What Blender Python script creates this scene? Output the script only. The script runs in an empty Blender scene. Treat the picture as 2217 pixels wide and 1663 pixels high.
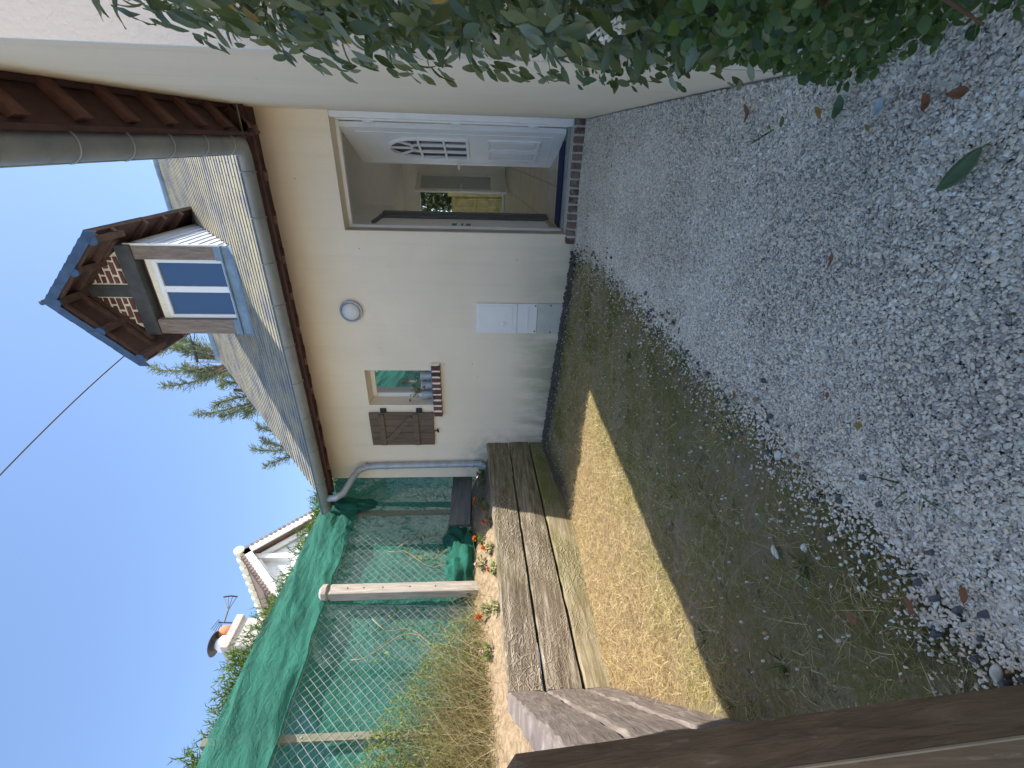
import bpy, math, random
import numpy as np
from mathutils import Vector, Matrix
R = math.radians
random.seed(7); rng = np.random.default_rng(7)
scene = bpy.context.scene
COL = scene.collection

# ------------------------------------------------------------------ camera (phone held upright, picture stored on its side)
F, PITCH, YAW, CAM_Z = 960.0, R(3.368), R(28.654), 0.886
fwd = Vector((-math.sin(YAW)*math.cos(PITCH), math.cos(YAW)*math.cos(PITCH), -math.sin(PITCH)))
right = Vector((math.cos(YAW), math.sin(YAW), 0))
up = right.cross(fwd)
cd = bpy.data.cameras.new('camera'); cam = bpy.data.objects.new('camera', cd); COL.objects.link(cam)
cd.sensor_fit = 'HORIZONTAL'; cd.sensor_width = 36; cd.lens = F/2217*36
cd.clip_start = 0.02; cd.clip_end = 1000
m = Matrix.Identity(4)
for i in range(3):
    m[i][0] = -up[i]; m[i][1] = right[i]; m[i][2] = -fwd[i]
m[2][3] = CAM_Z
cam.matrix_world = m
scene.camera = cam

# ------------------------------------------------------------------ light
SUN = Vector((0.595, 0.262, 1.0)).normalized()
elev = math.asin(SUN.z); azim = math.atan2(SUN.x, SUN.y)
w = bpy.data.worlds.new('World'); scene.world = w; w.use_nodes = True
nt = w.node_tree; bg = nt.nodes['Background']
sky = nt.nodes.new('ShaderNodeTexSky'); sky.sky_type = 'NISHITA'; sky.sun_disc = False
sky.sun_elevation = elev; sky.sun_rotation = azim
sky.altitude = 0; sky.air_density = 1.0; sky.dust_density = 0.8; sky.ozone_density = 3.0
nt.links.new(sky.outputs[0], bg.inputs[0]); bg.inputs[1].default_value = 0.080
ld = bpy.data.lights.new('sun', 'SUN'); ld.energy = 2.1; ld.angle = R(0.5); ld.color = (1, .95, .86)
sun = bpy.data.objects.new('sun', ld); COL.objects.link(sun)
sun.rotation_euler = SUN.to_track_quat('Z', 'Y').to_euler()
vs = scene.view_settings; vs.view_transform = 'Standard'; vs.look = 'None'; vs.exposure = 2.0; vs.gamma = 1

# ------------------------------------------------------------------ material helpers
class NT:
    def __init__(s, name):
        s.m = bpy.data.materials.new(name); s.m.use_nodes = True
        s.t = s.m.node_tree; s.b = s.t.nodes['Principled BSDF']; s.o = s.t.nodes['Material Output']
        s.pos = None
    def n(s, typ, **k):
        x = s.t.nodes.new(typ)
        for a, v in k.items(): setattr(x, a, v)
        return x
    def l(s, a, b): s.t.links.new(a, b)
    def P(s):
        if s.pos is None: s.pos = s.n('ShaderNodeNewGeometry').outputs['Position']
        return s.pos
    def map(s, scale=(1, 1, 1), loc=(0, 0, 0), rot=(0, 0, 0), src=None):
        x = s.n('ShaderNodeMapping'); x.inputs['Scale'].default_value = scale
        x.inputs['Location'].default_value = loc; x.inputs['Rotation'].default_value = rot
        s.l(src if src is not None else s.P(), x.inputs[0]); return x.outputs[0]
    def noise(s, sc, det=4, rough=.55, vec=None, dist=0):
        x = s.n('ShaderNodeTexNoise'); x.inputs['Scale'].default_value = sc; x.inputs['Detail'].default_value = det
        x.inputs['Roughness'].default_value = rough; x.inputs['Distortion'].default_value = dist
        s.l(vec if vec is not None else s.P(), x.inputs['Vector']); return x.outputs['Fac']
    def voro(s, sc, feat='F1', vec=None, out='Distance'):
        x = s.n('ShaderNodeTexVoronoi'); x.feature = feat; x.inputs['Scale'].default_value = sc
        s.l(vec if vec is not None else s.P(), x.inputs['Vector']); return x.outputs[out]
    def ramp(s, fac, *stops):
        x = s.n('ShaderNodeValToRGB'); e = x.color_ramp.elements
        while len(e) < len(stops): e.new(.5)
        for i, (p, c) in enumerate(stops):
            e[i].position = p; e[i].color = (*c, 1) if len(c) == 3 else c
        s.l(fac, x.inputs[0]); return x.outputs[0]
    def step(s, fac, a, b):
        x = s.n('ShaderNodeMapRange'); x.inputs[1].default_value = a; x.inputs[2].default_value = b
        s.l(fac, x.inputs[0]); return x.outputs[0]
    def mix(s, f, a, b, mode='MIX'):
        x = s.n('ShaderNodeMix'); x.data_type = 'RGBA'; x.blend_type = mode
        for i, v in ((0, f), (6, a), (7, b)):
            if isinstance(v, (int, float)): x.inputs[i].default_value = v
            elif isinstance(v, tuple): x.inputs[i].default_value = (*v, 1)
            else: s.l(v, x.inputs[i])
        return x.outputs[2]
    def math(s, op, a, b=0.0):
        x = s.n('ShaderNodeMath'); x.operation = op
        for i, v in ((0, a), (1, b)):
            if isinstance(v, (int, float)): x.inputs[i].default_value = v
            else: s.l(v, x.inputs[i])
        return x.outputs[0]
    def axis(s, i):
        x = s.n('ShaderNodeSeparateXYZ'); s.l(s.P(), x.inputs[0]); return x.outputs[i]
    def island(s): return s.n('ShaderNodeNewGeometry').outputs['Random Per Island']
    def col(s, c):
        if isinstance(c, tuple): s.b.inputs['Base Color'].default_value = (*c, 1)
        else: s.l(c, s.b.inputs['Base Color'])
    def set(s, rough=.6, metal=0, spec=None, trans=None):
        if isinstance(rough, (int, float)): s.b.inputs['Roughness'].default_value = rough
        else: s.l(rough, s.b.inputs['Roughness'])
        s.b.inputs['Metallic'].default_value = metal
        if spec is not None: s.b.inputs['Specular IOR Level'].default_value = spec
        return s
    def bump(s, h, dist=.01, st=.5):
        x = s.n('ShaderNodeBump'); x.inputs['Distance'].default_value = dist; x.inputs['Strength'].default_value = st
        s.l(h, x.inputs['Height']); s.l(x.outputs[0], s.b.inputs['Normal'])
    def leafy(s, tint, amt=.35):
        tr = s.n('ShaderNodeBsdfTranslucent'); mx = s.n('ShaderNodeMixShader'); mx.inputs[0].default_value = amt
        if isinstance(tint, tuple): tr.inputs[0].default_value = (*tint, 1)
        else: s.l(tint, tr.inputs[0])
        s.l(s.b.outputs[0], mx.inputs[1]); s.l(tr.outputs[0], mx.inputs[2]); s.l(mx.outputs[0], s.o.inputs[0])

M = {}
def simple(name, c, rough=.6, metal=0, var=.15, sc=6, bump=0, bsc=60):
    s = NT(name); f = s.noise(sc, 5)
    lo = tuple(v*(1-var) for v in c); hi = tuple(min(1, v*(1+var)) for v in c)
    s.col(s.ramp(f, (.3, lo), (.7, hi))); s.set(rough, metal)
    if bump: s.bump(s.noise(bsc, 4), bump, .5)
    M[name] = s.m; return s

# plaster with damp green algae low on the wall and small dark specks
def plaster(name, c, algae=True, coarse=1.0, bd=.004):
    s = NT(name); big = s.noise(.9, 4); fine = s.noise(90*coarse, 3)
    base = s.mix(s.step(big, .35, .7), tuple(v*.94 for v in c), tuple(min(1, v*1.04) for v in c))
    base = s.mix(s.math('MULTIPLY', s.step(fine, .55, .8), .35), base, tuple(v*.78 for v in c))
    sp = s.voro(5.5); base = s.mix(s.math('LESS_THAN', sp, .028), base, (.10, .08, .06))
    if algae:
        z = s.axis(2); x = s.axis(0)
        low = s.step(z, .62, .12)
        st = s.noise(1.0, 4, .65, s.map((6, 6, 1.3)))
        zone = s.math('MULTIPLY', low, s.step(st, .38, .60))
        lx = s.step(x, -.5, -2.4)
        zone = s.math('MULTIPLY', zone, s.math('MULTIPLY', lx, .85))
        base = s.mix(zone, base, (.20, .22, .10))
        # water mark beside the timber wall
        hx = s.math('MULTIPLY', s.step(x, -3.1, -3.45), s.math('MULTIPLY', s.step(z, 1.25, .85), s.step(s.noise(7, 4), .35, .65)))
        base = s.mix(s.math('MULTIPLY', hx, .6), base, (.16, .17, .11))
        zz = s.math('MULTIPLY', s.step(z, .9, .0), .3)
        base = s.mix(zz, base, (.74, .64, .46))
    rain = s.step(s.noise(1.0, 5, .7, s.map((9, 9, .35))), .50, .78); base = s.mix(s.math('MULTIPLY', rain, .16), base, tuple(v*.55 for v in c))
    s.col(base); s.set(.9, spec=.25)
    h = s.noise(150*coarse, 2); s.bump(h, bd, .55); M[name] = s.m
plaster('plaster', (.95, .81, .635))
plaster('rough_plaster', (.78, .66, .56), False, .5, .008)
simple('reveal_paint', (.50, .42, .33), .85)
simple('room_paint', (.92, .88, .80), .8, var=.04)
simple('white_plastic', (.88, .86, .84), .32, var=.03)
simple('cream_plastic', (.88, .85, .78), .45, var=.05, sc=14)
simple('grey_box', (.60, .60, .52), .6, var=.08, sc=10)
simple('dark_metal', (.03, .03, .035), .5, .3)
simple('dark_grey_paint', (.12, .12, .12), .5)
simple('blue_mat', (.006, .018, .07), .95, bump=.004, bsc=300)
simple('brown_stain', (.125, .055, .042), .65, var=.3, sc=18)
simple('dark_stain', (.075, .034, .03), .75, var=.3, sc=12)
simple('dormer_timber', (.105, .058, .045), .75, var=.3, sc=14)
simple('beam_green', (.062, .064, .062), .7, var=.3, sc=10)
simple('blue_slate', (.042, .075, .13), .5, var=.25, sc=10)
simple('terracotta', (.55, .20, .09), .8, var=.15)
simple('concrete', (.42, .38, .34), .9, var=.2, sc=12, bump=.004)
simple('white_render', (.74, .74, .74), .8, var=.05)
simple('white_paint', (.72, .72, .70), .55, var=.06)
simple('mortar', (.55, .50, .42), .9, var=.12, sc=30, bump=.003, bsc=120)
simple('cream_render', (.86, .79, .60), .9, var=.08, sc=30, bump=.003)
simple('black_cable', (.03, .025, .035), .6)
simple('galvanised_wire', (.36, .36, .33), .45, .4, var=.1)
simple('lead_blue', (.20, .28, .36), .6, .0, var=.25, sc=9)
simple('fence_wood', (.30, .26, .11), .85, var=.25, sc=9)

s = NT('brick'); i = s.island(); c = s.ramp(i, (0, (.085, .03, .03)), (.5, (.13, .045, .042)), (1, (.18, .075, .065)))
s.col(s.mix(s.step(s.noise(40, 4), .55, .8), c, (.25, .16, .13))); s.set(.9); s.bump(s.noise(90, 3), .004); M['brick'] = s.m
s = NT('worn_brick'); i = s.island(); c = s.ramp(i, (0, (.10, .05, .045)), (.5, (.17, .08, .07)), (1, (.24, .16, .13)))
s.col(s.mix(s.step(s.noise(22, 5), .45, .65), c, (.24, .20, .16))); s.set(.95); s.bump(s.noise(60, 3), .006); M['worn_brick'] = s.m

# zinc
def zinc(name, a, b, metal=.35):
    s = NT(name); f = s.noise(1, 5, .6, s.map((3, 3, 10)))
    base = s.ramp(f, (.3, a), (.7, b)); st = s.noise(9, 5)
    base = s.mix(s.math('MULTIPLY', s.step(st, .58, .75), .5), base, tuple(v*.55 for v in a))
    s.col(base); s.set(.55, metal); M[name] = s.m
zinc('zinc', (.23, .25, .26), (.36, .37, .36))
zinc('pipe_zinc', (.36, .39, .44), (.50, .53, .57))

# slate, pale with cream lichen
def slate(name, lo, hi, lich, la=.75):
    s = NT(name); i = s.island(); c = s.ramp(i, (0, lo), (1, hi))
    ln = s.noise(3.2, 6, .7); c = s.mix(s.math('MULTIPLY', s.step(ln, .40, .58), la), c, lich)
    ln2 = s.noise(35, 4, .7); c = s.mix(s.math('MULTIPLY', s.step(ln2, .5, .7), .4), c, tuple(v*.7 for v in lich))
    s.col(c); s.set(.72, spec=.35); s.bump(s.noise(50, 4), .003, .4); M[name] = s.m
slate('slate', (.13, .135, .15), (.23, .23, .235), (.36, .32, .20))
slate('pale_slate', (.38, .42, .50), (.55, .58, .64), (.60, .62, .64), .3)
slate('roof_tile', (.12, .07, .06), (.20, .12, .09), (.24, .2, .15), .5)

# weathered timber; axis = grain direction scaling
def wood(name, stops, grain=(1, 14, 14), crack=0, moss=0, rough=.85, bd=.008, scuff=None):
    s = NT(name); v = s.map(grain); f = s.noise(3.5, 7, .65, v, .6); c = s.ramp(f, *stops)
    h = f
    if crack:
        wv = s.map((1, 1, 1)); dn = s.n('ShaderNodeTexNoise'); dn.inputs['Scale'].default_value = 9; s.l(wv, dn.inputs['Vector'])
        ad = s.n('ShaderNodeVectorMath'); ad.operation = 'MULTIPLY_ADD'; s.l(dn.outputs['Color'], ad.inputs[0]); ad.inputs[1].default_value = (.09, .12, .09); s.l(s.map((1, .7, 1)), ad.inputs[2])
        e = s.voro(crack, 'DISTANCE_TO_EDGE', ad.outputs[0]); k = s.step(e, .13, .0)
        pat = s.step(s.noise(2.2, 3), .38, .6); k = s.math('MULTIPLY', k, pat)
        c = s.mix(s.math('MULTIPLY', k, .5), c, (.50, .44, .33)); h = s.math('ADD', h, s.math('MULTIPLY', k, 1.2))
    if moss:
        mn = s.math('MULTIPLY', s.step(s.noise(1.7, 4), .4, .65), moss)
        mn = s.math('MULTIPLY', mn, s.step(s.axis(1), 1.8, 3.6)); c = s.mix(mn, c, (.15, .155, .03))
    if scuff:
        sv = s.noise(2.0, 6, .7, s.map(scuff, (3, 1, 2))); c = s.mix(s.math('MULTIPLY', s.step(sv, .60, .72), .6), c, (.42, .36, .28))
    s.col(c); s.set(rough, spec=.3); s.bump(h, bd, .8); M[name] = s.m
wood('sleeper_wood', [(.28, (.075, .055, .036)), (.5, (.20, .155, .11)), (.72, (.46, .40, .32))], (9, .7, 9), 30, .38, scuff=(7, 2.5, 7))
wood('sleeper_wood_lower', [(.25, (.12, .10, .05)), (.5, (.27, .22, .13)), (.75, (.48, .42, .31))], (9, .7, 9), 26, .8, scuff=(7, 2.5, 7))
wood('return_wood', [(.2, (.10, .08, .075)), (.5, (.21, .17, .15)), (.85, (.42, .38, .33))], (1.2, 1.8, 12), 0, .15)
wood('post_dark', [(.2, (.075, .048, .026)), (.6, (.20, .13, .078)), (.9, (.34, .26, .18))], (14, 14, 1.2), 0, .25, scuff=(30, 30, 5))
wood('grey_post', [(.2, (.26, .21, .17)), (.5, (.44, .38, .32)), (.85, (.62, .57, .50))], (12, 12, 1.2), 0, .0, scuff=(10, 10, 4))
wood('shutter_wood', [(.2, (.10, .065, .045)), (.55, (.18, .125, .09)), (.85, (.27, .20, .15))], (10, 10, .8))
wood('oak', [(.2, (.11, .08, .062)), (.5, (.23, .175, .14)), (.85, (.40, .34, .28))], (12, 12, 1.4), 0, 0, scuff=(10, 10, 5))
wood('board_grey', [(.2, (.10, .10, .095)), (.6, (.19, .19, .17)), (.9, (.30, .29, .26))], (8, .8, 8))
wood('olive_post', [(.2, (.15, .15, .10)), (.6, (.23, .23, .16)), (.9, (.32, .31, .24))], (10, 10, 1))

# glass panes (dark reflective)
def glass(name, c, rough=.03):
    s = NT(name); s.col(c); s.set(rough, spec=.9); s.b.inputs['Coat Weight'].default_value = .6; s.b.inputs['Coat Roughness'].default_value = .02; M[name] = s.m
glass('dormer_glass', (.03, .07, .15), .08); glass('window_glass', (.012, .014, .016)); glass('door_glass', (.05, .05, .06), .15)
s = NT('mirror_glass'); s.col((.55, .6, .62)); s.set(.02, .95); M['mirror_glass'] = s.m
s = NT('clear_glass'); s.col((.9, .95, .95)); s.set(.25); s.b.inputs['Transmission Weight'].default_value = .6; M['clear_glass'] = s.m
s = NT('tile_floor'); f = s.noise(6, 5); c = s.ramp(f, (.3, (.50, .44, .32)), (.7, (.62, .55, .42)))
bk = s.n('ShaderNodeTexBrick'); bk.offset = 0; bk.inputs['Scale'].default_value = 1; bk.inputs['Brick Width'].default_value = .4; bk.inputs['Row Height'].default_value = .4; bk.inputs['Mortar Size'].default_value = .006
s.l(s.P(), bk.inputs['Vector']); c = s.mix(bk.outputs['Fac'], c, (.25, .22, .16)); s.col(c); s.set(.3); M['tile_floor'] = s.m

# netting
def net(name, c, tr, amt_t, sheer):
    s = NT(name); f = s.noise(2.5, 5); cc = s.ramp(f, (.3, tuple(v*.75 for v in c)), (.7, tuple(min(1, v*1.2) for v in c)))
    s.col(cc); s.set(.7, spec=.3); s.bump(s.math('ADD', s.noise(1.0, 6, .7, s.map((6, 6, 11), (0, 0, 0), (.5, .3, 0)), 1.2), s.math('MULTIPLY', s.noise(150, 2), .12)), .045, .9)
    t = s.n('ShaderNodeBsdfTranslucent'); t.inputs[0].default_value = (*tr, 1)
    mx = s.n('ShaderNodeMixShader'); mx.inputs[0].default_value = amt_t
    s.l(s.b.outputs[0], mx.inputs[1]); s.l(t.outputs[0], mx.inputs[2])
    tp = s.n('ShaderNodeBsdfTransparent'); m2 = s.n('ShaderNodeMixShader')
    wv = s.noise(340, 1); k = s.math('ADD', s.math('MULTIPLY', s.step(wv, .35, .65), .3), sheer-.15)
    s.l(k, m2.inputs[0]); s.l(mx.outputs[0], m2.inputs[1]); s.l(tp.outputs[0], m2.inputs[2]); s.l(m2.outputs[0], s.o.inputs[0]); M[name] = s.m
net('net_cloth', (.024, .17, .12), (.04, .27, .19), .28, .01)
net('net_band', (.04, .22, .16), (.06, .30, .21), .28, .12)

# foliage
def leafm(name, stops, rough=.45, tr=.3, spec=.5, var=True):
    s = NT(name); c = s.ramp(s.island(), *stops); s.col(c); s.set(rough, spec=spec)
    s.leafy(s.mix(.5, c, (.25, .35, .05)), tr); M[name] = s.m
leafm('hedge_leaf', [(0, (.04, .06, .02)), (.35, (.085, .115, .04)), (.6, (.13, .16, .075)), (.8, (.20, .23, .14)), (.93, (.28, .33, .25)), (1, (.14, .14, .04))], .38, .22)
leafm('ivy_leaf', [(0, (.025, .055, .015)), (.5, (.055, .11, .025)), (1, (.11, .18, .05))], .45, .3)
leafm('yellow_leaf', [(0, (.42, .22, .04)), (1, (.50, .34, .10))], .6, .3)
leafm('brown_leaf', [(0, (.30, .12, .05)), (1, (.34, .15, .06))], .7, .2)
leafm('green_leaf', [(0, (.10, .17, .07)), (1, (.12, .19, .08))], .5, .2)
leafm('grey_leaf', [(0, (.50, .58, .58)), (1, (.55, .62, .62))], .6, .2)
leafm('conifer', [(0, (.03, .07, .012)), (.5, (.075, .15, .02)), (1, (.17, .27, .035))], .6, .35)
leafm('conifer_far', [(0, (.06, .08, .055)), (.5, (.13, .16, .10)), (1, (.24, .26, .17))], .6, .3)
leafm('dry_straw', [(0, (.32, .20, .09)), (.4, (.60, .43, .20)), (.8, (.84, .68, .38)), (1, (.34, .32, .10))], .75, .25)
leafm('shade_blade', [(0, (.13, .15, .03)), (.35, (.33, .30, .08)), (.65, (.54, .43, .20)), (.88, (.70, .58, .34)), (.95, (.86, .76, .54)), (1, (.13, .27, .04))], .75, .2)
leafm('weed_straw', [(0, (.20, .14, .06)), (.5, (.38, .29, .14)), (1, (.60, .50, .30))], .8, .25)
leafm('weed_leaf', [(0, (.08, .13, .02)), (.5, (.16, .21, .035)), (1, (.28, .29, .07))], .6, .35)
leafm('bloom_orange', [(0, (.75, .13, .01)), (1, (.85, .25, .02))], .6, .3)
leafm('bloom_red', [(0, (.60, .02, .03)), (1, (.75, .08, .06))], .6, .3)
leafm('bloom_pink', [(0, (.80, .45, .45)), (1, (.85, .6, .6))], .6, .3)
leafm('plant_leaf', [(0, (.08, .16, .03)), (.5, (.15, .26, .06)), (1, (.26, .36, .12))], .5, .35)
leafm('bronze_leaf', [(0, (.20, .07, .03)), (1, (.32, .13, .05))], .5, .3)
simple('bark', (.16, .09, .055), .9, var=.3, sc=20)
simple('twig', (.34, .26, .17), .85, var=.2)

# ground materials
s = NT('soil'); f = s.noise(3, 6, .7); g = s.noise(28, 5, .7)
c = s.ramp(s.math('ADD', s.math('MULTIPLY', f, .6), s.math('MULTIPLY', g, .4)), (.38, (.18, .14, .08)), (.46, (.42, .34, .23)), (.55, (.29, .25, .09)), (.66, (.64, .54, .42)))
moss = s.math('MULTIPLY', s.step(s.noise(2.3, 5, .65, s.map((1, 1, 1), (5, 2, 1))), .44, .60), s.math('ADD', .35, s.math('MULTIPLY', s.step(s.axis(1), 1.2, 2.8), .6)))
c = s.mix(moss, c, s.ramp(s.noise(60, 4, .7), (.35, (.08, .085, .02)), (.65, (.28, .27, .06))))
dk = s.step(s.noise(5.5, 5, .7, s.map((1, 1, 1), (9, 1, 4))), .60, .70); c = s.mix(s.math('MULTIPLY', dk, .75), c, (.06, .05, .035))
dry = s.math('MULTIPLY', s.step(s.math('ADD', s.axis(0), s.math('MULTIPLY', s.noise(1.5, 3), .5)), -1.55, -1.95), s.step(s.axis(1), 3.9, 3.2))
c = s.mix(dry, c, s.ramp(g, (.35, (.20, .13, .065)), (.62, (.48, .35, .21))))
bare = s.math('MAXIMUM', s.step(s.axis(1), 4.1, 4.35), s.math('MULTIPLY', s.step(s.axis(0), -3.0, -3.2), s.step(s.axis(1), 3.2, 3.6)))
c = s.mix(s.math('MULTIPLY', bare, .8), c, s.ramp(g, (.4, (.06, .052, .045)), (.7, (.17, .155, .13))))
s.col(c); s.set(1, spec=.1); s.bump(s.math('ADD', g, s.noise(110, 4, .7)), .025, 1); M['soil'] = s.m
s = NT('sand_soil'); g = s.noise(18, 6, .7); f = s.noise(2.5, 4)
c = s.ramp(g, (.3, (.20, .14, .085)), (.5, (.37, .27, .17)), (.7, (.50, .385, .26)))
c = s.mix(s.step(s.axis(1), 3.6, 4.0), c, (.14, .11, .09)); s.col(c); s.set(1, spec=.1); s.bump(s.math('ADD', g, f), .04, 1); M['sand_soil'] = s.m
simple('far_ground', (.60, .54, .46), 1, var=.15, sc=1)  # paled so the unseen ground behind the camera bounces light into the shade
simple('garden_ground', (.16, .17, .06), 1, var=.3, sc=4)
simple('gravel_bed', (.50, .46, .40), 1, var=.4, sc=120, bump=.01, bsc=150)
s = NT('pebble'); at = s.n('ShaderNodeAttribute', attribute_type='INSTANCER', attribute_name='tone')
c = s.ramp(at.outputs['Fac'], (0, (.30, .26, .22)), (.16, (.50, .44, .36)), (.42, (.70, .62, .50)), (.66, (.82, .72, .57)), (.80, (.84, .68, .48)), (.90, (.90, .82, .67)), (1, (.96, .92, .80)))
s.col(s.mix(s.math('MULTIPLY', s.noise(250, 3), .2), c, (.3, .28, .25))); s.set(.65); M['pebble'] = s.m
simple('shell', (.68, .65, .58), .5, var=.12, sc=40)
simple('dark_stone', (.10, .10, .11), .6, var=.3, sc=30)

# ------------------------------------------------------------------ object helpers
LOC = {}
def tag(o, label=None, cat=None, group=None, kind=None):
    if label: o['label'] = label
    if cat: o['category'] = cat
    if group: o['group'] = group
    if kind: o['kind'] = kind
    return o
def empty(name, loc, label, cat, group=None):
    o = bpy.data.objects.new(name, None); COL.objects.link(o); o.location = loc; o.empty_display_size = .1
    LOC[o.name] = Vector(loc); return tag(o, label, cat, group)
class MB:
    def __init__(s): s.v = []; s.f = []
    def add(s, v, f):
        n = len(s.v); s.v += [tuple(p) for p in v]; s.f += [tuple(i+n for i in q) for q in f]; return s
    def box(s, a, b, jit=0):
        x0, y0, z0 = a; x1, y1, z1 = b
        v = [(x, y, z) for z in (z0, z1) for y in (y0, y1) for x in (x0, x1)]
        if jit: v = [tuple(c+random.uniform(-jit, jit) for c in p) for p in v]
        return s.add(v, [(0, 2, 3, 1), (4, 5, 7, 6), (0, 1, 5, 4), (2, 6, 7, 3), (0, 4, 6, 2), (1, 3, 7, 5)])
    def obox(s, c, ax, ay, az, jit=0):   # oriented box: centre + half-axis vectors
        c, ax, ay, az = map(Vector, (c, ax, ay, az))
        v = [c+ax*i+ay*j+az*k for k in (-1, 1) for j in (-1, 1) for i in (-1, 1)]
        if jit: v = [p+Vector((random.uniform(-jit, jit), random.uniform(-jit, jit), random.uniform(-jit, jit))) for p in v]
        return s.add(v, [(0, 2, 3, 1), (4, 5, 7, 6), (0, 1, 5, 4), (2, 6, 7, 3), (0, 4, 6, 2), (1, 3, 7, 5)])
    def bar(s, a, b, w, h, upv=(0, 0, 1), jit=0):
        a, b = Vector(a), Vector(b); d = (b-a); L = d.length/2; d.normalize()
        sx = d.cross(Vector(upv));
        if sx.length < 1e-4: sx = d.cross(Vector((1, 0, 0)))
        sx.normalize(); sz = sx.cross(d)
        return s.obox((a+b)/2, d*L, sx*w/2, sz*h/2, jit)
    def tube(s, pts, r, n=8, cap=True):
        pts = [Vector(p) for p in pts]; k = len(pts); rs = r if isinstance(r, (list, tuple)) else [r]*k
        v = []; ref = None
        for i, p in enumerate(pts):
            t = (pts[min(i+1, k-1)]-pts[max(i-1, 0)]).normalized()
            if ref is None: ref = t.orthogonal().normalized()
            ref = (ref-t*ref.dot(t)).normalized(); b = t.cross(ref)
            for j in range(n):
                a = 2*math.pi*j/n; v.append(p+(ref*math.cos(a)+b*math.sin(a))*rs[i])
        f = [(i*n+j, i*n+(j+1) % n, (i+1)*n+(j+1) % n, (i+1)*n+j) for i in range(k-1) for j in range(n)]
        if cap: f += [tuple(range(n-1, -1, -1)), tuple((k-1)*n+j for j in range(n))]
        return s.add(v, f)
    def lathe(s, c, axis, prof, n=20):   # prof: (dist along axis, radius)
        c, axis = Vector(c), Vector(axis).normalized(); r = axis.orthogonal().normalized(); b = axis.cross(r); v = []
        for h, rad in prof:
            for j in range(n):
                a = 2*math.pi*j/n; v.append(c+axis*h+(r*math.cos(a)+b*math.sin(a))*rad)
        k = len(prof)
        f = [(i*n+j, i*n+(j+1) % n, (i+1)*n+(j+1) % n, (i+1)*n+j) for i in range(k-1) for j in range(n)]
        f += [tuple(range(n-1, -1, -1)), tuple((k-1)*n+j for j in range(n))]
        return s.add(v, f)
    def poly(s, pts, ext):   # extruded polygon
        ext = Vector(ext); n = len(pts); v = [Vector(p) for p in pts]+[Vector(p)+ext for p in pts]
        return s.add(v, [tuple(range(n-1, -1, -1)), tuple(range(n, 2*n))]+[(i, (i+1) % n, n+(i+1) % n, n+i) for i in range(n)])
    def build(s, name, mat, parent=None, smooth=False, bevel=0, solid=0, label=None):
        me = bpy.data.meshes.new(name); org = LOC[parent.name] if parent and parent.name in LOC else Vector((0, 0, 0))
        me.from_pydata([tuple(Vector(p)-org) for p in s.v], [], s.f)
        me.materials.append(M[mat]); me.update()
        import bmesh
        bm = bmesh.new(); bm.from_mesh(me); bmesh.ops.recalc_face_normals(bm, faces=bm.faces); bm.to_mesh(me); bm.free()
        o = bpy.data.objects.new(name, me); COL.objects.link(o)
        if smooth:
            for p in me.polygons: p.use_smooth = True
        if parent: o.parent = parent; LOC[o.name] = org
        if bevel:
            b = o.modifiers.new('bevel', 'BEVEL'); b.width = bevel; b.segments = 2; b.limit_method = 'ANGLE'
        if solid:
            b = o.modifiers.new('solid', 'SOLIDIFY'); b.thickness = solid
        if label: o['label'] = label
        return o
def npmesh(name, V, Fc, mat, parent=None, smooth=False, matidx=None, mats=None):
    me = bpy.data.meshes.new(name); V = np.asarray(V, np.float32); Fc = np.asarray(Fc, np.int32)
    org = LOC[parent.name] if parent and parent.name in LOC else Vector((0, 0, 0))
    V = V-np.array(org, np.float32); k = Fc.shape[1]
    me.vertices.add(len(V)); me.vertices.foreach_set('co', V.ravel())
    me.loops.add(Fc.size); me.loops.foreach_set('vertex_index', Fc.ravel())
    me.polygons.add(len(Fc)); me.polygons.foreach_set('loop_start', np.arange(0, Fc.size, k, dtype=np.int32))
    try: me.polygons.foreach_set('loop_total', np.full(len(Fc), k, np.int32))
    except Exception: pass
    me.materials.append(M[mat])
    me.update(calc_edges=True)
    me.polygons.foreach_set('use_smooth', np.full(len(Fc), bool(smooth)))
    o = bpy.data.objects.new(name, me); COL.objects.link(o)
    if parent: o.parent = parent; LOC[o.name] = org
    return o
def gridmesh(name, us, vs_, fn, mat, parent=None, smooth=True, keep=None):
    nu, nv = len(us), len(vs_); V = np.array([fn(u, v) for v in vs_ for u in us])
    Fc = [(j*nu+i, j*nu+i+1, (j+1)*nu+i+1, (j+1)*nu+i) for j in range(nv-1) for i in range(nu-1)
          if keep is None or keep(us[i], vs_[j])]
    return npmesh(name, V, Fc, mat, parent, smooth)
# leaves: bent blades with midrib; P centre base, D direction, N approx normal, L length, W width
def leaves(P, D, N, L, W, bend=.25, wavy=.0, fold=.15, segs=4):
    n = len(P); D = D/np.linalg.norm(D, axis=1, keepdims=True)
    S = np.cross(D, N); S /= (np.linalg.norm(S, axis=1, keepdims=True)+1e-9); N = np.cross(S, D)
    V = np.zeros((n, (segs+1)*3, 3)); L = L[:, None]; W = W[:, None]
    bd = (rng.random((n, 1))*.8+.4)*bend
    for i in range(segs+1):
        t = i/segs; wv = math.sin(math.pi*min(1, (t*.92+.06)))**.8
        c = P+D*L*t-N*L*bd*t*t
        wob = N*(rng.random((n, 1))-.5)*wavy*L
        V[:, i*3] = c-S*W*.5*wv+N*W*fold*wv+wob
        V[:, i*3+1] = c
        V[:, i*3+2] = c+S*W*.5*wv+N*W*fold*wv-wob
    f = []
    for i in range(segs):
        for j in (0, 1):
            a = i*3+j; f.append((a, a+1, a+4, a+3))
    f = np.array(f); Fc = (f[None]+(np.arange(n)*(segs+1)*3)[:, None, None]).reshape(-1, 4)
    return V.reshape(-1, 3), Fc
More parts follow.
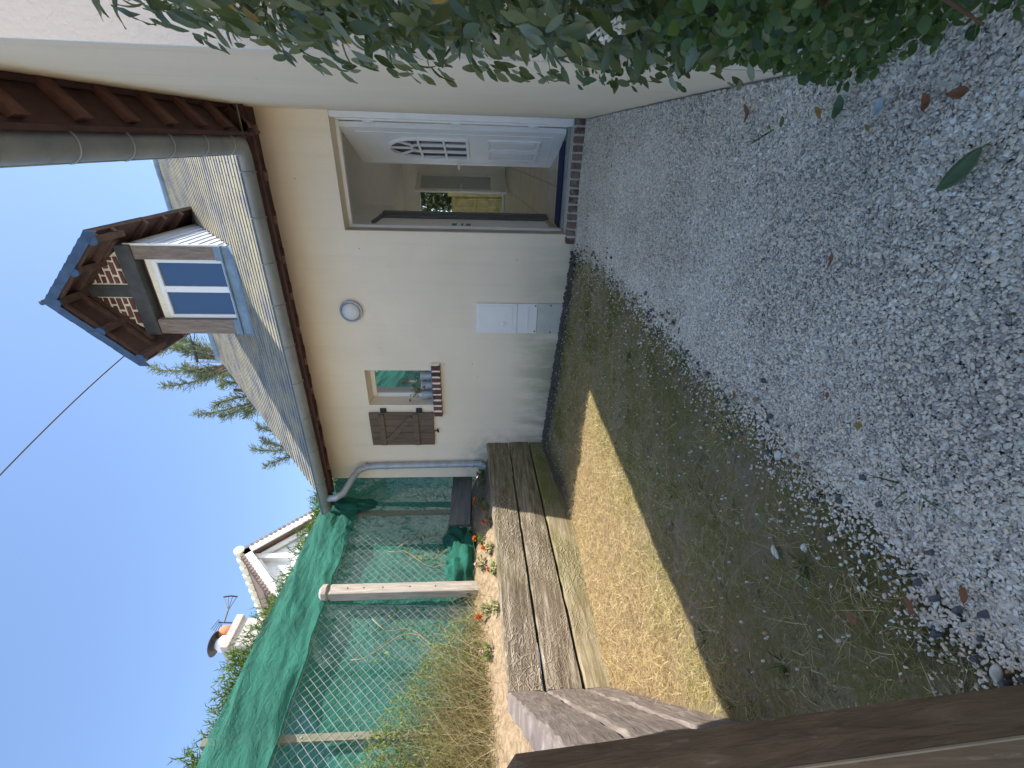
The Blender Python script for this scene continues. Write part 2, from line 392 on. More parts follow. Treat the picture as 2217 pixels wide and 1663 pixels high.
def blades(P, D, L, W, droop=.4, segs=3):
    n = len(P); D = D/np.linalg.norm(D, axis=1, keepdims=True)
    S = np.cross(D, rng.normal(size=(n, 3))); S /= (np.linalg.norm(S, axis=1, keepdims=True)+1e-9)
    V = np.zeros((n, (segs+1)*2, 3)); L = L[:, None]; W = W[:, None]; side = rng.normal(size=(n, 3))*.25
    for i in range(segs+1):
        t = i/segs; c = P+D*L*t+side*L*t*t; c[:, 2] -= (L[:, 0]*droop*t*t)
        w_ = W*(1-.8*t)
        V[:, 2*i] = c-S*w_*.5; V[:, 2*i+1] = c+S*w_*.5
    f = np.array([(2*i, 2*i+1, 2*i+3, 2*i+2) for i in range(segs)])
    Fc = (f[None]+(np.arange(n)*(segs+1)*2)[:, None, None]).reshape(-1, 4)
    return V.reshape(-1, 3), Fc
def rdir(n, base, spread):
    return np.array(base)[None]+rng.normal(size=(n, 3))*spread
from mathutils import noise as mn
def nz(x, y, s=1.0, o=0.0): return mn.noise(Vector((x*s+o, y*s-o, o)))

# ------------------------------------------------------------------ ground
def gz(x, y):
    a = min(1, max(0, (-x-.8)/2.4)); b = min(1, max(0, (y-3.0)/1.4))
    b = b*b*(3-2*b)
    return .16*a*b
def edge_x(y):   # boundary gravel / lawn
    return -.745-.16*min(1, max(0, (y-3.2)/1.2))+.07*nz(0, y, 2.2, 3)+.045*nz(0, y, 9, 5)+.02*nz(0, y, 24, 7)
gm = MB().add([(-150, -150, -.06), (150, -150, -.06), (150, 150, -.06), (-150, 150, -.06)], [(0, 1, 2, 3)]).build('ground', 'far_ground')
tag(gm, kind='structure')
xs = np.arange(-3.6, -.4, .018); ys = np.arange(-1.2, 4.75, .018)
def lawn_fn(x, y):
    z = gz(x, y)+.018*nz(x, y, 3, 1)+.010*nz(x, y, 11, 2)+.008*nz(x, y, 27, 4)
    e = edge_x(y); z += .012*min(1, max(0, (e-x)/.25))
    return (x, y, z-.012 if x < e else -.035)
lawn = gridmesh('lawn', xs, ys, lawn_fn, 'soil'); tag(lawn, kind='structure')
def grav_h(x, y): return .004+.020*nz(x, y, 1.7, 9)+.010*nz(x, y, 5, 4)
gp = gridmesh('gravel_path', np.arange(-1.05, 1.4, .05), np.arange(-2.5, 4.7, .05),
              lambda x, y: (x, y, grav_h(x, y)-.012 if x > edge_x(y)-.04 else -.045), 'gravel_bed')
tag(gp, kind='structure')

# pebbles, instanced on scattered points
def pebbles():
    n = 860000; x = rng.uniform(-1.05, .62, n); u = rng.random(n); y = .1+(4.52-.1)*u
    dens = np.clip(1.25-.21*y, .36, 1)            # fewer but no smaller stones are needed far away
    ok = rng.random(n) < dens; x, y = x[ok], y[ok]
    ex = np.array([edge_x(v) for v in y]); d = x-ex
    ok = (d > .0) | (rng.random(len(x)) < np.exp(d/.045)*.5); ok &= ~((x > .19) & (y > 1.52))
    x, y = x[ok], y[ok]
    z = np.array([grav_h(a, b) for a, b in zip(x, y)])+rng.uniform(-.003, .006, len(x))
    z = np.where(x < np.array([edge_x(v) for v in y]), .008, z)
    n = len(x); s = np.minimum(rng.lognormal(-.05, .30, n), 1.9)*.0030*(1+.14*y)
    me = bpy.data.meshes.new('gravel'); me.vertices.add(n)
    me.vertices.foreach_set('co', np.stack([x, y, z], 1).astype(np.float32).ravel())
    def at(nm, typ, arr, key='value'):
        a = me.attributes.new(nm, typ, 'POINT'); a.data.foreach_set(key, arr.astype(np.float32).ravel())
    at('tone', 'FLOAT', np.clip(rng.random(n)+.22*np.array([nz(a, b, 2.1, 31)+.6*nz(a, b, 6, 17) for a, b in zip(x, y)]), 0, 1))
    at('rot', 'FLOAT_VECTOR', np.stack([rng.normal(0, .35, n), rng.normal(0, .35, n), rng.uniform(0, 6.28, n)], 1), 'vector')
    at('scl', 'FLOAT_VECTOR', np.stack([s*rng.uniform(.9, 1.5, n), s*rng.uniform(.7, 1.0, n), s*rng.uniform(.4, .75, n)], 1), 'vector')
    me.materials.append(M['pebble'])
    o = bpy.data.objects.new('gravel', me); COL.objects.link(o)
    g = bpy.data.node_groups.new('gravel_nodes', 'GeometryNodeTree')
    g.interface.new_socket('Geometry', in_out='INPUT', socket_type='NodeSocketGeometry')
    g.interface.new_socket('Geometry', in_out='OUTPUT', socket_type='NodeSocketGeometry')
    N = g.nodes; Lk = g.links.new; gi = N.new('NodeGroupInput'); go = N.new('NodeGroupOutput')
    g2i = N.new('GeometryNodeGeometryToInstance')
    for k in range(5):
        ic = N.new('GeometryNodeMeshIcoSphere'); ic.inputs['Radius'].default_value = 1; ic.inputs['Subdivisions'].default_value = 2
        sp = N.new('GeometryNodeSetPosition'); tx = N.new('ShaderNodeTexNoise'); tx.noise_dimensions = '3D'; tx.inputs['Scale'].default_value = .9
        pn = N.new('GeometryNodeInputPosition'); ad = N.new('ShaderNodeVectorMath'); ad.operation = 'ADD'; ad.inputs[1].default_value = (k*7.3, k*3.1, 0)
        Lk(pn.outputs[0], ad.inputs[0]); Lk(ad.outputs[0], tx.inputs['Vector'])
        sb = N.new('ShaderNodeVectorMath'); sb.operation = 'SUBTRACT'; sb.inputs[1].default_value = (.5, .5, .5); Lk(tx.outputs['Color'], sb.inputs[0])
        sc = N.new('ShaderNodeVectorMath'); sc.operation = 'SCALE'; sc.inputs['Scale'].default_value = 1.5; Lk(sb.outputs[0], sc.inputs[0])
        Lk(ic.outputs[0], sp.inputs['Geometry']); Lk(sc.outputs[0], sp.inputs['Offset'])
        sm = N.new('GeometryNodeSetShadeSmooth'); Lk(sp.outputs[0], sm.inputs[0])
        mt = N.new('GeometryNodeSetMaterial'); mt.inputs['Material'].default_value = M['pebble']; Lk(sm.outputs[0], mt.inputs[0])
        Lk(mt.outputs[0], g2i.inputs[0])
    ip = N.new('GeometryNodeInstanceOnPoints'); ip.inputs['Pick Instance'].default_value = True
    Lk(gi.outputs[0], ip.inputs['Points']); Lk(g2i.outputs[0], ip.inputs['Instance'])
    rv = N.new('FunctionNodeRandomValue'); rv.data_type = 'INT'
    rv.inputs[4].default_value = 0; rv.inputs[5].default_value = 4
    Lk(rv.outputs[2], ip.inputs['Instance Index'])
    for nm, inp in (('rot', 'Rotation'), ('scl', 'Scale')):
        a = N.new('GeometryNodeInputNamedAttribute'); a.data_type = 'FLOAT_VECTOR'; a.inputs[0].default_value = nm
        Lk(a.outputs[0], ip.inputs[inp])
    Lk(ip.outputs[0], go.inputs[0])
    md = o.modifiers.new('gravel', 'NODES'); md.node_group = g
    tag(o, 'grey and beige pea gravel covering the path to the open door', 'gravel', kind='stuff')
pebbles()

# lawn blades
def grass(name, n, x0, x1, y0, y1, keep, mat, Lr, Wr, flat, label, cat='grass'):
    x = rng.uniform(x0, x1, n); y = rng.uniform(y0, y1, n)
    ok = np.array([keep(a, b) for a, b in zip(x, y)]); x, y = x[ok], y[ok]; n = len(x)
    z = np.array([gz(a, b)+.018*nz(a, b, 3, 1)+.010*nz(a, b, 11, 2) for a, b in zip(x, y)])-.004
    an = rng.uniform(0, 6.28, n); lie = np.abs(rng.normal(0, flat, n))+.08
    D = np.stack([np.cos(an)*1.0, np.sin(an)*1.0, 1/(.25+lie*2.6)-.25], 1)
    L = rng.uniform(*Lr, n)*rng.lognormal(0, .3, n); W = rng.uniform(*Wr, n)
    V, Fc = blades(np.stack([x, y, z], 1), D, L, W, .35)
    V[:, 2] = np.maximum(V[:, 2], np.repeat(z, 8)+.001)
    o = npmesh(name, V, Fc, mat); tag(o, label, cat, kind='stuff'); return o
def gap(x, y): return nz(x, y, 2.6, 12)+.5*nz(x, y, 7, 3)
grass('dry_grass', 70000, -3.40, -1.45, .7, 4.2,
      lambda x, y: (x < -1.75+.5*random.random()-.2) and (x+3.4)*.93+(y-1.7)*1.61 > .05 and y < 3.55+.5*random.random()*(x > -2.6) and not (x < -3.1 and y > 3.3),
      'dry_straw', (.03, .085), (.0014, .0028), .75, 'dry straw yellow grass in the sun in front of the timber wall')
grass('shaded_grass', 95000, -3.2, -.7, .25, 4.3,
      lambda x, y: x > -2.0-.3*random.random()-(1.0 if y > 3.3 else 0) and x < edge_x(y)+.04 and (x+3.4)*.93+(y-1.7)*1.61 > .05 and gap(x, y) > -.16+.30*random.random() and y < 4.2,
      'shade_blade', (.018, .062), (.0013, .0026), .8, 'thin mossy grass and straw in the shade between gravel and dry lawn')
grass('standing_straw', 60000, -2.6, -.75, .3, 4.2,
      lambda x, y: x < edge_x(y)+.02 and (x+3.4)*.93+(y-1.7)*1.61 > .05 and nz(x, y, 5.5, 21)+.4*nz(x, y, 15, 2) > .10 and (x > -2.1-.3*random.random()),
      'shade_blade', (.035, .085), (.0012, .0022), .45, 'scruffy standing clumps of straw and green grass in the shade')
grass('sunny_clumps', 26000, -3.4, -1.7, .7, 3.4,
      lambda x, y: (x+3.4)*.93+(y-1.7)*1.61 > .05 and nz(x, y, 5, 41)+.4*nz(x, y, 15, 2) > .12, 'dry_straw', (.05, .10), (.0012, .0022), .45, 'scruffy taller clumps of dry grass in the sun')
# long straws lying on the shaded lawn
grass('fallen_straw', 2200, -2.3, -.75, .3, 3.6, lambda x, y: x < edge_x(y)+.05 and (x+3.4)*.93+(y-1.7)*1.61 > .05,
      'weed_straw', (.07, .19), (.0010, .0018), 3.0, 'long pale straws lying loose on the shaded lawn', 'straw')
# green tufts
def tuft(x, y, n, r, label, h=(.04, .10)):
    an = rng.uniform(0, 6.28, n); P = np.stack([x+np.cos(an)*r*.3*rng.random(n), y+np.sin(an)*r*.3*rng.random(n), np.full(n, gz(x, y)-.003)], 1)
    D = np.stack([np.cos(an), np.sin(an), rng.uniform(.3, 1.6, n)], 1); V, Fc = blades(P, D, rng.uniform(*h, n), rng.uniform(.003, .006, n), .5)
    o = npmesh('grass_tuft', V, Fc, 'ivy_leaf'); tag(o, label, 'grass tuft', 'green tufts on the shaded lawn')
tuft(-.60, .66, 34, .07, 'green grass tuft on the edge of the gravel nearest the camera')
tuft(-1.02, .80, 26, .06, 'small green rosette weed among shells on the bare shaded lawn')
tuft(-.83, 1.75, 40, .09, 'green grass tuft on the gravel edge midway along the lawn')
tuft(-1.42, 1.55, 26, .08, 'low green tuft in the middle of the shaded lawn')
tuft(-1.35, .72, 24, .06, 'green tuft close to the leaning dark post')
tuft(-1.52, 4.46, 10, .05, 'tiny weed at the foot of the meter box', (.03, .06))
for tx, ty, tn, tl in ((-1.15, 2.45, 30, 'green tuft in the moss midway between gravel and dry lawn'), (-1.0, 3.1, 26, 'small green tuft near the gravel edge below the meter box'), (-1.62, 2.1, 30, 'green tuft just inside the shadow edge of the lawn'), (-1.25, 1.2, 34, 'spreading green tuft in the brown shaded lawn nearer the camera'), (-.92, 1.25, 22, 'low green blades beside scattered shells on the gravel edge'), (-1.75, 1.05, 26, 'green tuft beside the sunlit straw near the short sleeper wall')):
    tuft(tx, ty, tn, .08, tl, (.03, .08))
# crushed shells and little stones
def scatter_bits(name, pts, mat, smin, smax, label, cat, flat=.4):
    V = []; Fc = []
    for (x, y) in pts:
        s_ = random.uniform(smin, smax); k = random.randint(5, 7); a0 = random.random()*6.28; z = gz(x, y)+.012
        base = len(V); rr = [s_*random.uniform(.55, 1.1) for _ in range(k)]; el = random.uniform(.45, 1); tilt = random.uniform(-.25, .25)
        for j in range(k):
            a = a0+6.283*j/k; V.append((x+math.cos(a)*rr[j], y+math.sin(a)*rr[j]*el, z-.006+tilt*math.cos(a)*rr[j]))
        for j in range(k):
            a = a0+6.283*j/k; V.append((x+math.cos(a)*rr[j]*.7, y+math.sin(a)*rr[j]*el*.7, z+s_*flat+tilt*math.cos(a)*rr[j]))
        V.append((x, y, z+s_*flat*1.25))
        for j in range(k):
            q = (j+1) % k
            Fc += [(base+j, base+q, base+k+q), (base+j, base+k+q, base+k+j), (base+k+j, base+k+q, base+2*k)]
    o = npmesh(name, V, Fc, mat, smooth=False); tag(o, label, cat, kind='stuff')
pts = []
while len(pts) < 1100:
    x, y = random.uniform(-3.2, -.72), random.uniform(.3, 4.45)
    d = edge_x(y)-x
    if d > -.03 and (x+3.4)*.93+(y-1.7)*1.61 > .1 and (random.random() < math.exp(-max(d, 0)/.28) or random.random() < .10 or (y > 4.15 and random.random() < .5)) and not (x < -2 and 1 < y < 3.3): pts.append((x, y))
scatter_bits('shell_fragments', pts, 'shell', .0016, .0065, 'crushed white shell pieces scattered on the shaded soil', 'shells')
pts = [(edge_x(y)+random.gauss(-.04, .05), y) for y in [random.uniform(.3, 4.4) for _ in range(170)]]
scatter_bits('edge_stones', pts, 'dark_stone', .003, .014, 'small dark stones along the edge of the gravel', 'stones', .6)
# soil clods at the wall foot
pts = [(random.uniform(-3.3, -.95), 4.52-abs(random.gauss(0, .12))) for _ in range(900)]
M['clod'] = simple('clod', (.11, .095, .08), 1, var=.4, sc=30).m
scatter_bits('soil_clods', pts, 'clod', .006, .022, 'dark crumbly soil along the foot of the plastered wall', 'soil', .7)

M['debris'] = simple('debris', (.34, .22, .12), .9, var=.4, sc=50).m
pts = []
while len(pts) < 520:
    x, y = random.uniform(-2.2, -.70), random.uniform(.3, 4.3); d = edge_x(y)-x
    if d > -.05 and (x+3.4)*.93+(y-1.7)*1.61 > .1 and random.random() < math.exp(-max(d, 0)/.45): pts.append((x, y))
scatter_bits('leaf_crumbs', pts, 'debris', .003, .010, 'brown crumbs of dead leaf and bark on the shaded soil', 'litter', .2)
# ------------------------------------------------------------------ house
WY, WX, TH = 4.559, .20, .30      # main wall plane, wing wall plane, thickness
EY, EZ, SL = 4.12, 2.80, .81      # eave line and roof slope
def roofz(y): return EZ+SL*(y-EY)
H = empty('house', (-1.8, 4.56, 0), 'cream rendered slate roofed house with half timbered dormer and open white door', 'house')
def grid_wall(mb, xs_, zs_, y0, y1, holes):
    for i in range(len(xs_)-1):
        for j in range(len(zs_)-1):
            cx, cz = (xs_[i]+xs_[i+1])/2, (zs_[j]+zs_[j+1])/2
            if any(a < cx < b and c < cz < d for a, b, c, d in holes): continue
            mb.box((xs_[i], y0, zs_[j]), (xs_[i+1], y1, zs_[j+1]))
def clean(o):
    import bmesh
    bm = bmesh.new(); bm.from_mesh(o.data); bmesh.ops.remove_doubles(bm, verts=bm.verts, dist=1e-4)
    seen = {}
    for f in bm.faces:
        k = tuple(sorted(v.index for v in f.verts)); seen.setdefault(k, []).append(f)
    dl = [f for fs in seen.values() if len(fs) > 1 for f in fs]
    bmesh.ops.delete(bm, geom=dl, context='FACES'); bmesh.ops.recalc_face_normals(bm, faces=bm.faces); bm.to_mesh(o.data); bm.free(); return o
DOOR = (-.795, .2, .10, 2.25); WIN = (-2.775, -2.315, 1.50, 2.262)
mb = MB(); grid_wall(mb, [-3.88, WIN[0], WIN[1], DOOR[0], WX], [-.1, .10, 1.50, 2.25, 2.262, 2.97], WY, WY+TH, [DOOR, (DOOR[0], DOOR[1], 2.25, 2.2501), WIN])
clean(mb.build('wall', 'plaster', H))
sw = MB()
for a_, b_ in (((WY+TH, -.1), (6.2, 2.97)), ((8.8, -.1), (9.6, 2.97)), ((6.2, -.1), (8.8, .9)), ((6.2, 2.3), (8.8, 2.97))): sw.box((-3.88, a_[0], a_[1]), (-3.60, b_[0], b_[1]))  # large gap left in this unseen wall to brighten the hall inside
clean(sw.build('wall', 'plaster', H, label='left side wall of the house'))
MB().box((WX, 1.52, -.1), (WX+.28, WY+TH, 2.97)).build('wall', 'plaster', H, label='wing wall at the right of the open door')
MB().box((WX+.28, 1.517, -.1), (3.4, 1.80, 2.97)).build('wall', 'rough_plaster', H, label='rough rendered end wall behind the hedge')
MB().box((WX+.002, 1.513, -.1), (WX+.279, 1.52, 2.9)).build('wall', 'rough_plaster', H)
MB().poly([(WX+.01, 1.517, 2.972), (6.6, 1.517, 2.972), (3.4, 1.517, 5.45)], (0, .25, 0)).build('gable_wall', 'rough_plaster', H)
MB().tube([(WX+.003, 1.517, 0), (WX+.003, 1.517, 2.9)], .0035, 6).build('corner_bead', 'white_paint', H, smooth=True)
# soffit boards, rafters, fascia
MB().poly([(-3.96, 4.17, 2.80), (-3.96, WY+.01, 2.975), (-3.96, WY+.01, 3.0), (-3.96, 4.17, 2.825)], (4.17, 0, 0)).build('soffit', 'dark_stain', H)
MB().poly([(.01, 4.45, 2.80), (WX+.01, 4.45, 2.975), (WX+.01, 4.45, 3.0), (.01, 4.45, 2.825)], (0, -3.3, 0)).build('soffit', 'dark_stain', H)
mb = MB()
for i in range(12):
    x = -3.80+i*.345
    MB().poly([(x, 4.215, 2.725), (x, WY, 2.865), (x, WY, 2.972), (x, 4.18, 2.80)], (.07, 0, 0)).build('rafter', 'brown_stain', H)
for i in range(9):
    y = 4.12-i*.33
    MB().poly([(.045, y, 2.735), (WX, y, 2.865), (WX, y, 2.972), (.015, y, 2.80)], (0, .07, 0)).build('rafter', 'brown_stain', H)
MB().box((-3.96, 4.150, 2.735), (.012, 4.178, 2.85)).build('fascia', 'dark_stain', H)
MB().box((-.012, .88, 2.735), (.012, 4.149, 2.85)).build('fascia', 'dark_stain', H)
MB().box((-3.88, 4.40, 2.87), (.2, WY-.002, 2.90)).build('wall_plate', 'dark_stain', H)
MB().box((WX-.03, 1.15, 2.87), (WX-.002, 4.38, 2.90)).build('wall_plate', 'dark_stain', H)
# gutters (half round, open)
def halfpipe(pts, r, side, n=12, t=.004):
    V = []; pts = [Vector(p) for p in pts]; k = len(pts); sd = []
    for i, p in enumerate(pts):
        d0 = (pts[i]-pts[i-1]).normalized() if i else (pts[1]-pts[0]).normalized()
        d1 = (pts[i+1]-pts[i]).normalized() if i < k-1 else d0
        d = (d0+d1).normalized(); s_ = Vector((d.y, -d.x, 0)); c = max(.5, s_.dot(Vector((d1.y, -d1.x, 0)))); sd.append(s_/c)
    for i, p in enumerate(pts):
        for rr in (r, r-t):
            for j in range(n+1):
                a = math.pi*j/n; V.append(p+sd[i]*math.cos(a)*rr+Vector((0, 0, -math.sin(a)*rr)))
    f = []; q = 2*(n+1)
    for i in range(k-1):
        for j in range(n):
            a = i*q+j; f += [(a, a+1, a+q+1, a+q)]; b = a+n+1; f += [(b, b+q, b+q+1, b+1)]
        for j in (0, n): a = i*q+j; b = a+n+1; f += [(a, b, b+q, a+q)]
    return V, f
GZ = 2.832; c1 = (-.065, 4.085, GZ)
V, f = halfpipe([(-.065, .88, GZ), (-.065, 3.98, GZ), (-.085, 4.055, GZ), (-.16, 4.078, GZ), (-3.96, 4.078, GZ)], .078, 1)
gut = MB().add(V, f); gut.tube([(-.143, .88, GZ), (-.143, 4.0, GZ), (-3.96, 4.0, GZ)], .008, 6)
g_o = gut.build('gutter', 'zinc', H, smooth=True)
def hoop(p, d, r, n=14):
    s_ = Vector((d[1], -d[0], 0)); pts = [Vector(p)+s_*math.cos(math.pi*j/n)*r+Vector((0, 0, -math.sin(math.pi*j/n)*r)) for j in range(n+1)]
    return MB().tube(pts, .006, 5)
for y in (1.2, 1.58, 2.02, 2.42, 2.78, 3.13, 3.5, 3.86): hoop((-.065, y, GZ), (0, 1, 0), .081).build('gutter_bracket', 'zinc', H, smooth=True)
for x in (-.27, -.62, -1.0, -1.38, -1.80, -2.2, -2.62, -3.05, -3.5, -3.88): hoop((x, 4.078, GZ), (-1, 0, 0), .081).build('gutter_bracket', 'zinc', H, smooth=True)
MB().poly([(-3.962, 4.078+.078*math.cos(math.pi*j/12), GZ-.078*math.sin(math.pi*j/12)) for j in range(13)], (-.004, 0, 0)).build('gutter_end', 'zinc', H)
# downpipe
dp = [(-3.78, 4.078, 2.77), (-3.78, 4.085, 2.68), (-3.76, 4.14, 2.60), (-3.69, 4.33, 2.53), (-3.655, 4.44, 2.47), (-3.645, 4.49, 2.38), (-3.64, 4.50, 2.25), (-3.62, 4.50, .98), (-3.64, 4.49, .91), (-3.69, 4.47, .87)]
o = MB().tube(dp, .04, 14).build('downpipe', 'pipe_zinc', H, smooth=True)
for z in (2.40, 2.14, 1.05, 1.16, .95):
    MB().tube([(-3.64+(2.3-z)*.0145, 4.50, z-.012), (-3.64+(2.3-z)*.0145, 4.50, z+.012)], .047, 14).build('pipe_collar', 'pipe_zinc', o, smooth=False, bevel=.003)

# slate roof: real overlapping slates
def slates(name, o_, du, dv, nrm, nu, nv, su, sv, keep, mat, th=.002, jit=.0015):
    o_, du, dv, nrm = Vector(o_), Vector(du), Vector(dv), Vector(nrm); V = []; Fc = []
    for j in range(nv):
        off = (.5 if j % 2 else 0)*su
        for i in range(-1, nu+1):
            u0 = i*su+off; v0 = j*sv
            cx = o_+du*(u0+su/2)+dv*(v0+sv/2)
            if not keep(cx): continue
            g_ = .002; L_ = sv*1.03; lift = th+random.uniform(0, jit); dd = random.uniform(-.003, .003)
            ua, ub = max(u0+g_, 0), min(u0+su-g_, nu*su)
            if ub-ua < .02: continue
            a = o_+du*ua+dv*(v0+dd); b = o_+du*ub+dv*(v0+dd); e = dv*L_
            base = len(V); up0 = nrm*(lift+.007); up1 = nrm*.0004
            V += [a+up0, b+up0, b+e+up1, a+e+up1, a+up0-nrm*.009, b+up0-nrm*.009, b+e+up1-nrm*.001, a+e+up1-nrm*.001]
            for q in ((0, 1, 2, 3), (0, 4, 5, 1), (0, 3, 7, 4), (1, 5, 6, 2), (4, 7, 6, 5)): Fc.append(tuple(base+k for k in q))
    return V, Fc
RY = 8.30; RZ = roofz(RY); n_ = Vector((0, -SL, 1)).normalized(); dv = Vector((0, 1, SL)).normalized()
Ls = (RY-EY)*math.hypot(1, SL); sv = .118
V, Fc = slates('roof', (-3.98, EY-.03, roofz(EY-.03)), (1, 0, 0), dv, n_, 23, int(Ls/sv)+1, .22, sv,
               lambda c: c.x < -.05+(c.y-3.95) and not (-2.16 < c.x < -1.19 and 5.4 < c.y < 7.4) and c.x > -4.0, 'slate')
npmesh('roof', V, Fc, 'slate', H)
t_ = .05
MB().poly([(-3.96, EY, EZ-.005), (-3.96, RY, RZ-.005), (-3.96, RY, RZ-t_-.03), (-3.96, EY, EZ-t_)], (5.2, 0, 0)).build('roof', 'dark_stain', H, label='dark boarding under the slates')
MB().tube([(-4.0, RY, RZ+.02), (1.4, RY, RZ+.02)], .06, 8).build('ridge_cap', 'lead_blue', H, smooth=True)
# back slope and gable
MB().poly([(-3.96, RY, RZ), (-3.96, RY+4.2, RZ-3.4), (-3.96, RY+4.2, RZ-3.5), (-3.96, RY, RZ-.08)], (5.2, 0, 0)).build('roof', 'slate', H, label='rear roof slope')
MB().poly([(-3.87, WY+.05, 2.98), (-3.87, RY+3.6, 2.98), (-3.87, RY, RZ-.12)], (.2, 0, 0)).build('gable_wall', 'plaster', H)
# wing roof slope, seen only as an edge; slates rising towards the right
n2 = Vector((-SL, 0, 1)).normalized()
V, Fc = slates('wr', (-.03, .88, roofz(EY-.03)), (0, 1, 0), Vector((1, 0, SL)).normalized(), n2, 30, 26, .22, .16, lambda c: c.y < 4.0+(c.x+.1), 'slate')  # near overhang, out of view, lengthened to shade the leaning post
npmesh('roof', V, Fc, 'slate', H)
MB().poly([(.0, .88, EZ-.005), (3.4, .88, EZ+3.4*SL), (3.4, .88, EZ+3.4*SL-t_), (.0, .88, EZ-t_)], (0, 3.12, 0)).build('roof', 'dark_stain', H, label='boarding under the wing roof')

# ---- dormer
DY = 5.36; DX0, DX1, DC = -2.21, -1.145, -1.6775
D = MB().box((DX0, DY, 3.80), (DX1, DY+.05, 3.93)).build('dormer', 'lead_blue', H, label='half timbered dormer with brick gable and twin windows')
def dpart(mb, name, mat, **k):
    o = mb.build(name, mat, D, **k); return o
dpart(MB().box((DX0-.01, DY-.03, 3.915), (DX1+.01, DY+.10, 3.935)), 'sill', 'lead_blue', bevel=.004)
dpart(MB().poly([(DX0-.02, DY-.005, 3.825), (DX0-.02, DY-.05, 3.775), (DX0-.02, DY-.045, 3.77), (DX0-.02, DY, 3.80)], (DX1-DX0+.04, 0, 0)), 'apron', 'lead_blue')
for x0, x1 in ((DX0, -2.025), (-1.30, DX1)):
    dpart(MB().box((x0, DY-.008, 4.0), (x1, DY+.14, 4.90), .004), 'post', 'oak', bevel=.008)
    dpart(MB().box((x0-.002, DY-.010, 3.936), (x1+.002, DY+.14, 4.0)), 'post_foot', 'lead_blue')
dpart(MB().box((DX0-.01, DY-.03, 4.90), (DX1+.01, DY+.14, 5.07), .004), 'lintel', 'beam_green', bevel=.008)
dpart(MB().box((-1.742, DY-.028, 5.07), (-1.605, DY+.12, 5.62)), 'king_post', 'beam_green', bevel=.006)
dpart(MB().box((-2.025, DY+.11, 4.80), (-1.30, DY+.16, 4.90)), 'window_head', 'brown_stain')
dpart(MB().box((-2.025, DY+.06, 4.765), (-1.30, DY+.11, 4.845)), 'window_board', 'cream_render')
# windows: white frame, two panes
wy = DY+.05; fr = MB()
X0, X1, Z0, Z1 = -2.022, -1.303, 3.936, 4.77
for a, b in (((X0, Z0), (X1, Z0+.05)), ((X0, Z1-.05), (X1, Z1)), ((X0, Z0+.05), (X0+.045, Z1-.05)), ((X1-.045, Z0+.05), (X1, Z1-.05)), ((-1.70, Z0+.05), (-1.625, Z1-.05))):
    fr.box((a[0], wy, a[1]), (b[0], wy+.05, b[1]))
dpart(fr, 'window_frame', 'white_plastic', bevel=.006)
for a, b in ((X0+.045, -1.70), (-1.625, X1-.045)): dpart(MB().box((a, wy+.025, Z0+.05), (b, wy+.035, Z1-.05)), 'window_pane', 'dormer_glass')
# gable brick infill either side of the king post
ap = 5.64; RX = .75
mt = MB(); mt.poly([(DX0+.05, DY+.01, 5.07), (-1.742, DY+.01, 5.07), (-1.742, DY+.01, ap)], (0, .08, 0)); mt.poly([(-1.605, DY+.01, 5.07), (DX1-.05, DY+.01, 5.07), (-1.605, DY+.01, ap)], (0, .08, 0))
dpart(mt, 'gable_infill', 'cream_render')
bks = {-1: MB(), 1: MB()}; row = 0; z = 5.10
while z < 5.60:
    for sgn, x0, xl in ((-1, -1.765, DX0+.03), (1, -1.582, DX1-.03)):
        ln = abs(xl-x0)*(1-(z+.05-5.07)/(ap-5.05)); p = 0; first = .07 if row % 2 else .14
        while p < ln-.03:
            l_ = min(first if p == 0 else .14, ln-p)
            a = x0+sgn*p; b = x0+sgn*(p+l_)
            xa, xb = min(a, b), max(a, b); pts = []
            for (px, pz) in ((xa, z), (xb, z), (xb, z+.042), (xa, z+.042)): pts.append((px+random.uniform(-.004, .004), DY-.004, pz+random.uniform(-.005, .005)))
            bks[sgn].poly(pts, (0, .03, 0)); p += l_+.028
    z += .071; row += 1
for bk in bks.values(): dpart(bk, 'gable_brick', 'brick')
# cheeks clad in slates
for sx, xx in ((1, DX1), (-1, DX0)):
    nrm = Vector((sx, 0, 0))
    V, Fc = slates('cheek', (xx, DY+.02, 3.75), (0, 1, 0), (0, 0, 1), nrm, 8, 11, .20, .115, lambda c: roofz(c.y)-.08 < c.z < 5.0 and c.y > DY, 'pale_slate')
    npmesh('cheek', V, Fc, 'pale_slate', D)
    dpart(MB().poly([(xx-sx*.05, DY+.141, 3.93), (xx-sx*.05, 6.9, 5.05), (xx-sx*.05, DY+.141, 5.05)], (sx*.045, 0, 0)), 'cheek_board', 'dark_stain')
dpart(MB().box((DX1-.001, DY-.0, 3.94), (DX1+.022, DY+.02, 4.98)), 'corner_strip', 'cream_plastic')
